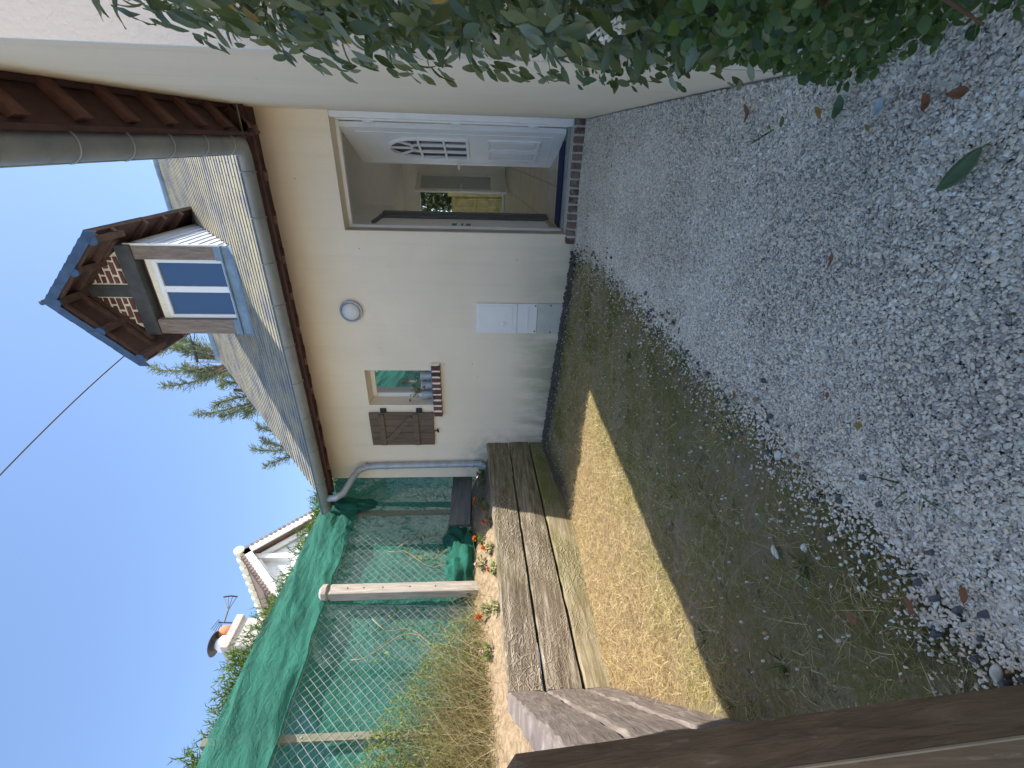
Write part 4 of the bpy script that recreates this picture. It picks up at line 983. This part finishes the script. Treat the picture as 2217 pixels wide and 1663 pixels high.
# timber post with faceted cap
wp = empty('fence_post', (-4.05, 3.03, 1.0), 'stout pale grey timber post with pointed cap in front of the netting', 'post')
MB().box((-4.11, 2.955, .88), (-4.0, 3.075, 2.455), .003).build('shaft', 'grey_post', wp, bevel=.012)
MB().box((-4.10, 2.966, 2.453), (-4.01, 3.064, 2.475)).build('neck', 'grey_post', wp)
MB().lathe((-4.055, 3.015, 2.475), (0, 0, 1), [(0, .070), (.012, .082), (.055, .080), (.085, .045), (.088, .01)], 8).build('cap', 'grey_post', wp)
for z in (2.28, 2.12, 1.93, 1.66, 1.40): MB().lathe((-4.0, 3.02, z), (1, 0, 0), [(0, .007), (.004, .006)], 8).build('screw', 'dark_metal', wp)
# board lying on edge at the foot of the fence
bo_ = MB().box((-4.15, 3.95, 1.08), (-4.11, 5.2, 1.345), .004).build('timber_board', 'board_grey', bevel=.004); tag(bo_, 'grey timber board on edge at the fence foot beside the house corner', 'board')

# overgrown dry weeds on the fence
def weeds():
    n = 8500; y = rng.uniform(-.6, 2.95, n); d = np.clip((2.95-y)/1.3, 0, 1); ok = rng.random(n) < .10+.9*d**1.3; y = y[ok]; n = len(y)
    x = rng.normal(-4.02, .10, n); z = np.array([bedz(a, b) for a, b in zip(x, y)])
    h = rng.uniform(.15, .85, n)*(.35+.75*np.clip((2.95-y)/1.1, 0, 1))
    D_ = np.stack([rng.normal(.12, .22, n), rng.normal(.05, .5, n), np.ones(n)], 1)
    V, Fc = blades(np.stack([x, y, z], 1), D_, h, rng.uniform(.0025, .005, n), .15, 4)
    o = npmesh('dry_weeds', V, Fc, 'weed_straw'); tag(o, 'tall tangle of dry weeds growing up the chain link fence', 'weeds', kind='stuff')
    n = 24000; y = rng.uniform(-.6, 2.75, n); d = np.clip((2.75-y)/1.2, 0, 1); ok = rng.random(n) < .08+.9*d; y = y[ok]; n = len(y); x = rng.normal(-4.04, .08, n)
    z = np.array([bedz(a, b) for a, b in zip(x, y)])+rng.random(n)**1.3*(.15+.75*np.clip((2.75-y)/1.0, 0, 1))
    L = rng.uniform(.018, .040, n); V, Fc = leaves(np.stack([x, y, z], 1), rdir(n, (.3, 0, .2), .7), rdir(n, (.3, 0, 1), .5), L, L*.42, segs=2)
    o = npmesh('weed_leaves', V, Fc, 'weed_leaf'); tag(o, 'small yellow green weed leaves low on the sunlit fence', 'weeds', kind='stuff')
    # roots and dry stems at the fence foot
    n = 1500; y = rng.uniform(-.5, 4.2, n); x = rng.normal(-4.0, .10, n); z = np.array([bedz(a, b) for a, b in zip(x, y)])
    an = rng.uniform(0, 6.28, n); D_ = np.stack([np.cos(an), np.sin(an), rng.uniform(0, .6, n)], 1)
    V, Fc = blades(np.stack([x, y, z], 1), D_, rng.uniform(.04, .16, n), rng.uniform(.002, .004, n), .3)
    o = npmesh('dry_litter', V, Fc, 'weed_straw'); tag(o, 'dry litter of stems along the top of the planting bed', 'litter', kind='stuff')
    # climbing stems on the mesh
    for k, (y0, z0, y1, z1) in enumerate([(3.6, 1.15, 3.45, 1.75), (3.3, 1.2, 3.6, 2.0), (3.9, 1.2, 3.7, 1.9), (2.7, 1.2, 2.4, 2.1), (2.5, 1.3, 2.75, 2.0)]):
        e = empty('climbing_weed', (-4.12, y0, 1.0), ['pale weed climbing the fence right of the timber post', 'long thin stem winding up the mesh right of the timber post', 'dry stem nearest the steel post by the house',
                 'dry vine climbing the mesh left of the timber post', 'short leafy vine against the timber post'][k], 'weed', 'stems climbing the fence')
        pts = [(-4.13+random.gauss(0, .012), y0+(y1-y0)*t+.05*math.sin(t*9+k), z0+(z1-z0)*t) for t in np.linspace(0, 1, 10)]
        MB().tube([(-4.12, y0, 1.0)]+pts, .004, 5).build('stem', 'twig', e, smooth=True)
        m_ = 40; t = rng.random(m_); P_ = np.stack([np.full(m_, -4.12), y0+(y1-y0)*t+rng.normal(0, .06, m_), z0+(z1-z0)*t*.8], 1); L = rng.uniform(.02, .045, m_)
        V, Fc = leaves(P_, rdir(m_, (.3, 0, 0), .8), rdir(m_, (1, 0, .4), .5), L, L*.5, segs=2); npmesh('leaves', V, Fc, 'weed_leaf', e)
weeds()

# flowers in the bed
FL = [(4.42, 'marigold', 'single orange marigold nearest the house wall in the shade', 'o', 1), (4.20, 'begonia', 'small pink begonia in the shaded corner of the bed', 'p', 1), (3.98, 'marigold', 'shaded marigold with two orange blooms', 'o', 2),
      (3.74, 'marigold', 'orange marigold on the shadow edge of the bed', 'o', 1), (3.44, 'marigold', 'sunlit marigold with tall orange blooms beside the bronze begonia', 'o', 2), (3.53, 'begonia', 'bronze leaved pink begonia at the sleeper edge', 'b', 1),
      (3.19, 'marigold', 'marigold with two orange blooms right of the timber post', 'o', 2), (2.90, 'begonia', 'red begonia at the foot of the timber post', 'r', 1), (2.60, 'marigold', 'marigold with scattered orange blooms left of the timber post', 'o', 2),
      (2.50, 'marigold', 'leafy grey green marigold without bloom on the sandy bed', 'g', 0), (2.22, 'begonia', 'lone green pink budded begonia furthest from the house', 'q', 1), (3.12, 'begonia', 'pale pink begonia beside the green net bundle', 'p', 1)]
XS = [-3.70, -3.68, -3.74, -3.62, -3.80, -3.60, -3.66, -3.60, -3.80, -3.62, -3.80, -3.80]
for (y, nm, lab, kind, nb), x in zip(FL, XS):
    c = (x, y, bedz(x, y)-.005); bl = [(random.uniform(-.04, .02), random.uniform(-.05, .05), random.uniform(.07, .12)) for _ in range(nb)]
    lm = {'b': 'bronze_leaf'}.get(kind, 'plant_leaf'); bmat = {'o': 'bloom_orange', 'p': 'bloom_pink', 'b': 'bloom_red', 'r': 'bloom_red', 'g': 'bloom_orange', 'q': 'bloom_pink'}[kind]
    small = nm == 'marigold'
    plant(nm, c, 90 if small else 34, .085, .09, lm, bmat, bl, lab, nm, 'bedding flowers above the sleeper wall', (.018, .034) if small else (.035, .055), .030)

# ------------------------------------------------------------------ conifer hedge behind the net
def sprays(n, P, base, spread, Lr, k=7, wr=.16):
    # each spray: several narrow blades along an axis
    A = rdir(n, base, spread); A /= np.linalg.norm(A, axis=1, keepdims=True); L = rng.uniform(*Lr, n)
    Ps, Ds, Ls_ = [], [], []
    for i in range(k):
        t = i/k; Ps.append(P+A*(L*t)[:, None]); Ds.append(A*1.2+rng.normal(size=(n, 3))*.55); Ls_.append(L*(.5-.25*t))
    P_, D_, L_ = np.concatenate(Ps), np.concatenate(Ds), np.concatenate(Ls_)
    return P_, D_, L_
def conifer_hedge():
    e = empty('conifer_hedge', (-5.0, 3.0, .9), 'dense bright green conifer hedge rising behind the green netting', 'hedge')
    n = 11000; y = rng.uniform(-1, 6.6, n); top = 3.22+.05*np.sin(y*3)+.04*np.sin(y*8)+.05*np.sin(y*1.1)
    z = top-np.abs(rng.normal(0, .22, n)); f = rng.random(n) < .22; z[f] = rng.uniform(1.0, 3.3, f.sum()); x = rng.uniform(-5.1, -4.38, n)
    P, D_, L = sprays(n, np.stack([x, y, z], 1), (.25, 0, .9), .5, (.08, .17))
    V, Fc = blades(P, D_, L, L*.22, .05, 2); npmesh('foliage', V, Fc, 'conifer', e)
    for yy in np.arange(-.6, 6.4, .8): MB().tube([(-4.8, yy, .9), (-4.8, yy+.05, 3.0)], [.05, .02], 6).build('trunk', 'bark', e)
    # wispy taller leaders
    n = 36; y = rng.uniform(0, 6.2, n); P, D_, L = sprays(n, np.stack([rng.uniform(-5, -4.6, n), y, np.full(n, 3.22)], 1), (.1, .1, 1), .3, (.18, .34), 8)
    V, Fc = blades(P, D_, L*.7, L*.09, .05, 2); npmesh('leader', V, Fc, 'conifer', e)
conifer_hedge()
MB_ = MB()

# cypress tops beyond the roof
def cypress(x, y, z0, tips, label):
    e = empty('conifer_tree', (x, y, 0), label, 'tree', 'conifers beyond the slate roof')
    MB().tube([(x, y, 0), (x, y, z0*.6), (x+.05, y, z0+.4)], [.22, .14, .05], 8).build('trunk', 'bark', e, smooth=True)
    Ps, As, Ls_ = [], [], []
    br = MB()
    for (tx, tz, lean) in tips:
        b0 = Vector((x+(tx-x)*.35, y+random.uniform(-.3, .3), z0-.4)); t0 = Vector((tx, y+random.uniform(-.3, .3), tz))
        ctl = Vector(((b0.x+tx)/2+lean*.3, b0.y, tz*.6+z0*.4+.1)); pts = []
        for t in np.linspace(0, 1, 26):
            p = b0*(1-t)**2+ctl*2*t*(1-t)+t0*t*t; pts.append(p)
        br.tube(pts, [.03*(1-i/27)+.004 for i in range(26)], 5)
        for i in range(2, 26):
            ax_ = (pts[i]-pts[i-1]).normalized(); m_ = int(6*(1-i/30))+3
            for q in range(m_):
                sd_ = Vector((random.gauss(0, 1), random.gauss(0, 1), random.gauss(0, .5))).normalized()
                dr = (ax_*1.0+sd_*.9); tw = random.uniform(.10, .30)*(1.25-i/26)+.05
                # drooping twig carries blades
                for s_ in range(6):
                    Ps.append(pts[i]+dr*tw*s_/6-Vector((0, 0, .25*tw*(s_/6)**2))); As.append(dr+Vector((random.gauss(0, .35), random.gauss(0, .35), random.gauss(0, .35)))); Ls_.append(random.uniform(.06, .12))
    br.build('branch', 'bark', e)
    V, Fc = blades(np.array([tuple(p) for p in Ps]), np.array([tuple(p) for p in As]), np.array(Ls_), np.full(len(Ls_), .022), .2, 2)
    npmesh('crown', V, Fc, 'conifer_far', e)
cypress(-5.4, 11.3, 8.3, [(-5.65, 10.35, -1), (-6.2, 9.8, -1), (-5.2, 9.6, 1), (-4.75, 8.9, 1), (-5.7, 9.2, -1), (-5.0, 9.1, 0), (-6.0, 8.9, -1)], 'tall feathery conifer top right behind the slate roof beside the aerial')
cypress(-6.7, 11.8, 7.9, [(-7.35, 9.5, -1), (-6.5, 8.6, 1), (-7.5, 8.8, -1), (-6.2, 8.5, 1), (-7.0, 8.8, 0), (-7.6, 8.3, -1)], 'middle conifer top showing over the slate roof ridge')
cypress(-8.4, 11.3, 6.6, [(-8.55, 8.1, -1), (-8.9, 7.6, -1), (-8.2, 7.7, 0), (-7.6, 7.6, 1)], 'smallest conifer tip low at the left end of the roof ridge')

# tv aerial behind the ridge
an_ = empty('tv_aerial', (-5.3, 11.0, 6.0), 'rake shaped television aerial on a thin mast among the conifers', 'aerial')
MB().tube([(-5.31, 10.9, 5.0), (-5.30, 10.9, 8.70)], .022, 6).build('mast', 'galvanised_wire', an_)
MB().tube([(-5.30, 10.9, 8.45), (-4.83, 10.9, 8.40)], .035, 6).build('boom', 'dark_metal', an_)
for dz in (-.16, 0, .16):
    el = MB(); a = Vector((-4.83, 10.9, 8.40)); b = Vector((-4.40, 10.9, 8.40+dz)); el.tube([a, b], .010, 5)
    for t in np.linspace(.3, 1, 7): c = a.lerp(b, t); el.tube([c+Vector((0, -.05, -.03)), c+Vector((0, .05, .03))], .005, 4)
    el.build('element', 'dark_metal', an_)

# overhead cable leaving the dormer
CP0, CP1, CP2 = [-3.166, 7.2, 6.735], [-3.974, 6.4, 7.631], [-5.202, 5.6, 8.894]
cb = empty('overhead_cable', tuple(CP0), 'thin dark overhead cable running from behind the dormer into the sky', 'cable')
pts = []
for t in np.linspace(0, 1, 24):
    p0, p1, p2 = Vector(CP0), Vector(CP1), Vector(CP2); pm = p1*2-(p0+p2)*.5
    pts.append(p0*(1-t)**2+pm*2*t*(1-t)+p2*t*t)
MB().tube(pts, .011, 6).build('cable', 'black_cable', cb, smooth=True)

# ------------------------------------------------------------------ neighbouring house
NB = empty('neighbour_house', (-14, 10.44, 0), 'distant white gabled house with scalloped tile verge above the conifer hedge', 'house')
gx = -12.35; ay, azz = 10.44, 8.72; hw = 3.4
MB().poly([(gx, ay-hw, azz-hw), (gx, ay+hw, azz-hw), (gx, ay+hw, 0), (gx, ay-hw, 0)], (-7, 0, 0)).build('wall', 'white_render', NB)
MB().poly([(gx, ay-hw, azz-hw), (gx, ay+hw, azz-hw), (gx, ay, azz-.05)], (-7, 0, 0)).build('gable', 'white_render', NB)
for s_ in (-1, 1):
    a_ = Vector((-11.9, ay, azz+.12)); b_ = Vector((-11.9, ay+s_*(hw+.4), azz+.12-hw-.4)); nn = Vector((0, s_*.707, .707))
    MB().poly([a_, b_, b_-nn*.16, a_-nn*.16], (-7.6, 0, 0)).build('roof', 'roof_tile', NB)
    MB().poly([a_-nn*.02+Vector((.03, 0, 0)), b_-nn*.02+Vector((.03, 0, 0)), b_-nn*.26+Vector((.03, 0, 0)), a_-nn*.26+Vector((.03, 0, 0))], (-.05, 0, 0)).build('barge_board', 'white_paint', NB)
    d_ = (b_-a_).normalized(); sc_ = MB()
    for i in range(26):
        p = a_+d_*(i+.5)*.15; sc_.lathe(p+nn*.005, (1, 0, 0), [(-.25, .06), (.05, .06)], 8)
    sc_.build('verge_tiles', 'roof_tile', NB)
    if s_ < 0:
        V, Fc = slates('nr', b_+nn*.01, (-1, 0, 0), -d_, nn, 26, 18, .28, .22, lambda c: True, 'roof_tile', .02); npmesh('roof_tiles', V, Fc, 'roof_tile', NB)
    # barge struts inside the gable
    MB().bar((-12.2, ay+s_*.1, azz-.45), (-12.2, ay+s_*1.9, azz-2.3), .10, .14, (1, 0, 0)).build('gable_brace', 'white_paint', NB)
MB().box((-12.35, ay-.09, azz-2.2), (-12.1, ay+.09, azz-.25)).build('gable_brace', 'white_paint', NB)
MB().box((-12.33, ay-1.6, azz-1.75), (-12.12, ay+1.6, azz-1.55)).build('gable_brace', 'white_paint', NB)
rc = MB()
for i in range(20): rc.lathe((-11.8-i*.38, ay, azz+.14), (-1, 0, 0), [(0, .15), (.10, .155), (.36, .11)], 10)
rc.build('ridge_tiles', 'cream_render', NB, smooth=False)
cx_, cy_ = -16.3, 10.35
ch = MB().box((cx_-.35, cy_-.52, 7.6), (cx_+.35, cy_+.52, 9.95)).build('chimney', 'concrete', NB)
MB().box((cx_-.45, cy_-.63, 9.95), (cx_+.45, cy_+.63, 10.22)).build('chimney_cap', 'concrete', ch, bevel=.02)
MB().lathe((cx_, cy_-.22, 10.22), (0, 0, 1), [(0, .26), (.25, .28), (.42, .16)], 14).build('chimney_pot', 'white_render', ch, smooth=True)
MB().lathe((cx_, cy_+.24, 10.22), (0, 0, 1), [(0, .24), (.45, .22), (.52, .16), (.52, .05)], 14).build('chimney_pot', 'terracotta', ch, smooth=True)
MB().lathe((cx_, cy_-.22, 10.72), (0, 0, 1), [(0, .42), (.05, .36), (.12, .05)], 18).build('cowl', 'dark_metal', ch)
for k in range(3): a = k*2.1; MB().tube([(cx_+.15*math.cos(a), cy_-.22+.15*math.sin(a), 10.6), (cx_+.2*math.cos(a), cy_-.22+.2*math.sin(a), 10.74)], .015, 5).build('cowl_stay', 'dark_metal', ch)
ta = MB(); ta.tube([(cx_, cy_+.55, 9.9), (cx_, cy_+.62, 11.0)], .025, 6); ta.tube([(cx_, cy_+.6, 10.8), (cx_, cy_+1.1, 10.9)], .03, 6)
for dz in (-.25, -.08, .08, .25): ta.tube([(cx_, cy_+1.1, 10.9), (cx_, cy_+1.7, 11.1+dz)], .014, 5)
ta.tube([(cx_, cy_+1.7, 10.83), (cx_, cy_+1.74, 11.1), (cx_, cy_+1.7, 11.37)], .03, 5)
for k in range(5): ta.tube([(cx_, cy_+.15+k*.05, 10.75+k*.10), (cx_, cy_+.55+k*.05, 10.95+k*.05-.1)], .012, 4)
ta.build('aerial', 'dark_metal', ch)

# ------------------------------------------------------------------ hedge at the right, close to the camera
def near_hedge():
    e = empty('broadleaf_hedge', (.35, .6, 0), 'grey green broadleaf hedge with bare brown stems at the right edge', 'hedge')
    # upper part: larger long leaves
    n = 10500; y = rng.uniform(-.5, 1.45, n); t = rng.random(n)
    x = .192+np.abs(rng.normal(0, .11, n))+.03*np.sin(y*11)+.02*np.sin(y*23); z = rng.uniform(.42, 1.60, n)+np.where(y < .6, rng.uniform(0, .55, n), 0)
    top = 1.40+.16*np.clip(y, 0, 1.3)+.7*np.clip((.62-y)/.25, 0, 1); ok = (z < top+rng.normal(0, .05, n)) & (x > .15+np.clip((z-1.2), 0, 1)*.16*(y > .6)); ok &= ~((y > 1.4) & (x > .5))  # near end raised out of view to cast shade on the leaning post
    x, y, z = x[ok], y[ok], z[ok]; n = len(x); L = rng.uniform(.024, .055, n)
    D_ = rdir(n, (-.45, -.1, -.42), .48); V, Fc = leaves(np.stack([x, y, z], 1), D_, rdir(n, (-.3, -.5, .75), .45), L, L*rng.uniform(.36, .5, n), .3, .07, .12, 5)
    npmesh('foliage', V, Fc, 'hedge_leaf', e, smooth=True)
    # overhanging leaf tips along the silhouette
    n = 260; y = rng.uniform(.75, 1.44, n); z = rng.uniform(.30, 1.52, n); x = .157+rng.normal(0, .010, n)+np.clip(z-1.25, 0, 1)*.12; L = rng.uniform(.024, .05, n)
    V, Fc = leaves(np.stack([x, y, z], 1), rdir(n, (-.35, .15, -.75), .30), rdir(n, (-.3, -.7, .4), .4), L, L*.36, .3, .08, .12, 5); npmesh('overhanging_leaves', V, Fc, 'hedge_leaf', e, smooth=True)
    # lower part: small rounder leaves
    n = 11000; y = rng.uniform(-.5, 1.45, n); z = .02+rng.random(n)**.9*.62; x = .172+np.abs(rng.normal(0, .10, n))+.03*np.sin(y*9+z*7); L = rng.uniform(.012, .027, n)
    V, Fc = leaves(np.stack([x, y, z], 1), rdir(n, (-.5, -.1, .1), .7), rdir(n, (-.6, -.4, .7), .5), L, L*.75, .2, .05, .1, 4); npmesh('lower_leaves', V, Fc, 'ivy_leaf', e, smooth=True)
    n = 14; y = rng.uniform(.5, 1.3, n); z = rng.uniform(.2, 1.45, n); x = .155+rng.random(n)*.05; L = rng.uniform(.018, .032, n)
    V, Fc = leaves(np.stack([x, y, z], 1), rdir(n, (-.3, -.2, -.7), .3), rdir(n, (-.4, -.8, .2), .3), L, L*.45, .3, .08, .12, 5); npmesh('dying_leaves', V, Fc, 'yellow_leaf', e, smooth=True)
    # stems and branches
    for k in range(16):
        y0 = -.3+k*.10; x0 = .38+random.uniform(-.04, .05); mb = MB(); pts = [(x0, y0, 0)]
        zz = 0
        while zz < .95:
            zz += .14; pts.append((x0+random.uniform(-.035, .035)-.03*zz, y0+random.uniform(-.05, .05)+.08*zz, zz))
        mb.tube(pts, [.014-.009*i/len(pts) for i in range(len(pts))], 6)
        for q in range(6):
            p = Vector(random.choice(pts[1:6])); d = Vector((random.uniform(-.13, -.05), random.uniform(-.2, .2), random.uniform(.02, .2))); mb.tube([p, p+d*.5+Vector((0, 0, .01)), p+d], [.005, .004, .002], 5)
        mb.build('branch', 'bark', e, smooth=True)
    # bare broken twigs sticking out low down
    for (a, b) in (((.24, .95, .42), (.175, .80, .34)), ((.24, .78, .33), (.16, .74, .20)), ((.25, .70, .25), (.16, .66, .14)), ((.25, .60, .30), (.165, .58, .22)), ((.24, .88, .55), (.18, .93, .48)), ((.24, .66, .42), (.18, .86, .38))):
        MB().tube([a, tuple((i+j)/2+random.uniform(-.01, .01) for i, j in zip(a, b)), b], [.0045, .004, .0015], 6).build('twig', 'bark', e, smooth=True)
    fl = MB()
    for (c) in ((.15, .80, .72), (.155, .83, .70), (.16, .55, .98)):
        for k in range(6):
            d = Vector((random.gauss(-.3, .4), random.gauss(0, .5), random.gauss(-.3, .5))).normalized(); fl.tube([c, Vector(c)+d*.018, Vector(c)+d*.022], [.001, .0018, .004], 5)
    fl.build('blossom', 'shell', e)
near_hedge()

# fallen leaves on the gravel
def fleaf(x, y, ang, L, W, mat, label, z=None, curl=.35, cat='leaf'):
    if mat != 'green_leaf': L *= .78; W *= .78
    z = .026+grav_h(x, y) if z is None else z
    d = Vector((math.cos(ang), math.sin(ang), 0)); s_ = Vector((-d.y, d.x, 0)); V = []; n = 10
    rnd = random.Random(int(x*9999+y*777))
    for i in range(n+1):
        t = i/n; wv = math.sin(math.pi*min(1, t*.95+.03))**.7; c = Vector((x, y, z))+d*L*(t-.5)+Vector((0, 0, curl*L*(t-.5)**2*1.2))
        for j in (-1, -.5, 0, .5, 1):
            V.append(c+s_*W*.5*wv*j+Vector((0, 0, W*.35*curl*abs(j)**1.5*wv+rnd.uniform(-.001, .001)+.0008*(0 if j else -1))))
    f = [(i*5+j, i*5+j+1, (i+1)*5+j+1, (i+1)*5+j) for i in range(n) for j in range(4)]
    m_ = MB().add(V, f); p = Vector((x, y, z))-d*L*.5; m_.tube([p+Vector((0, 0, curl*L*.3)), p-d*L*.14+Vector((0, 0, .004))], .0009, 4)
    o = m_.build('fallen_leaf', mat, smooth=True, solid=.0006); tag(o, label, cat, 'leaves dropped on the ground')
fleaf(-.022, .835, 2.55, .086, .036, 'green_leaf', 'largest green leaf lying on the gravel nearest the camera')
fleaf(.106, 1.67, .5, .075, .026, 'brown_leaf', 'reddish brown leaf on gravel near the plastered wall', curl=.9)
fleaf(.089, 1.30, .9, .055, .022, 'yellow_leaf', 'yellow orange leaf on the gravel beside the hedge', curl=.7)
fleaf(.063, 1.53, 1.6, .022, .016, 'yellow_leaf', 'tiny yellow leaf on gravel beside a thin twig')
fleaf(.075, 1.47, .3, .03, .022, 'green_leaf', 'small dull olive leaf on gravel at the end of a twig')
fleaf(.097, 1.22, .1, .05, .034, 'green_leaf', 'green and pale curled leaf on the gravel near the hedge', curl=1.0)
fleaf(.089, 1.08, .3, .045, .030, 'grey_leaf', 'silvery white crumpled leaf on the gravel near the hedge', curl=1.1)
fleaf(.05, 1.10, .9, .03, .012, 'yellow_leaf', 'narrow olive yellow leaf on gravel left of the silvery leaf')
fleaf(-.231, 1.06, .15, .045, .014, 'brown_leaf', 'narrow brown leaf lying alone in the middle of the gravel', curl=.5)
fleaf(.09, .965, .5, .045, .024, 'brown_leaf', 'tan curled leaf under the hedge foliage', curl=.9)
fleaf(.10, .90, 1.6, .05, .026, 'brown_leaf', 'russet leaf under the hedge nearest the camera', curl=.8)
fleaf(-.534, .92, .4, .022, .014, 'brown_leaf', 'small brown leaf near the lawn edge of the gravel', curl=.5)
fleaf(-.95, .60, 1.9, .045, .028, 'brown_leaf', 'pinkish brown dead leaf on the bare soil by the tufts', curl=.6)
fleaf(-.80, .53, 1.0, .045, .022, 'brown_leaf', 'split brown leaf on the gravel edge near the dark post', curl=.6)
fleaf(-.69, .475, .6, .04, .02, 'brown_leaf', 'brown leaf on the last stones beside the dark post', curl=.6)
fleaf(-1.38, 2.58, .6, .03, .016, 'brown_leaf', 'curled brown leaf far up on the shaded lawn', gz(-1.38, 2.58)+.02, .8)
fleaf(-.74, 1.28, .6, .035, .02, 'brown_leaf', 'tan leaf caught in grass along the gravel edge', curl=.7)
fleaf(-.545, .80, .3, .025, .018, 'yellow_leaf', 'yellow green leaf on gravel beside the nearest tuft')
fleaf(-.12, 3.3, .6, .03, .02, 'brown_leaf', 'small brown leaf on gravel a step before the door')
tw = MB().tube([(.02, 1.60, .02), (.035, 1.55, .024), (.055, 1.50, .02)], .0022, 5)
for k in range(14):
    t = k/14; p = Vector((.02+.035*t, 1.60-.1*t, .022)); tw.tube([p, p+Vector((random.uniform(-.012, .012), random.uniform(-.006, .012), .006))], .0012, 4)
o = tw.build('twig', 'ivy_leaf'); tag(o, 'thin mossy twig lying on gravel near the plastered wall', 'twig')
def shell(x, y, ang, L, W, label):
    V = []; n = 12; d = Vector((math.cos(ang), math.sin(ang), 0)); s_ = Vector((-d.y, d.x, 0))
    for i in range(6):
        r = i/5
        for j in range(n):
            a = 2*math.pi*j/n; V.append(Vector((x, y, gz(x, y)+.012+.012*(1-r*r)))+d*L*.5*r*math.cos(a)*(1+.08*random.random())+s_*W*.5*r*math.sin(a)*(1+.12*random.random()))
    f = [(i*n+j, i*n+(j+1) % n, (i+1)*n+(j+1) % n, (i+1)*n+j) for i in range(5) for j in range(n)]
    o = MB().add(V, f).build('shell', 'shell', smooth=True, solid=.002); tag(o, label, 'shell', 'large shells on the shaded lawn')
shell(-1.065, .89, 1.2, .045, .016, 'long white shell on the bare soil of the shaded lawn')
shell(-.955, .81, .6, .024, .018, 'round white shell just right of the long white one')
shell(-.775, .385, .5, .032, .018, 'broad white shell touching the dark leaning post')
shell(-.80, 1.02, .2, .03, .026, 'pale flat shell on the edge of the gravel')
shell(-.72, .62, 1.2, .02, .012, 'small cream shell near the split brown leaf')

# render defaults
scene.render.engine = 'CYCLES'; scene.render.resolution_x = 1024; scene.render.resolution_y = 768
scene.cycles.max_bounces = 8; scene.cycles.transparent_max_bounces = 12
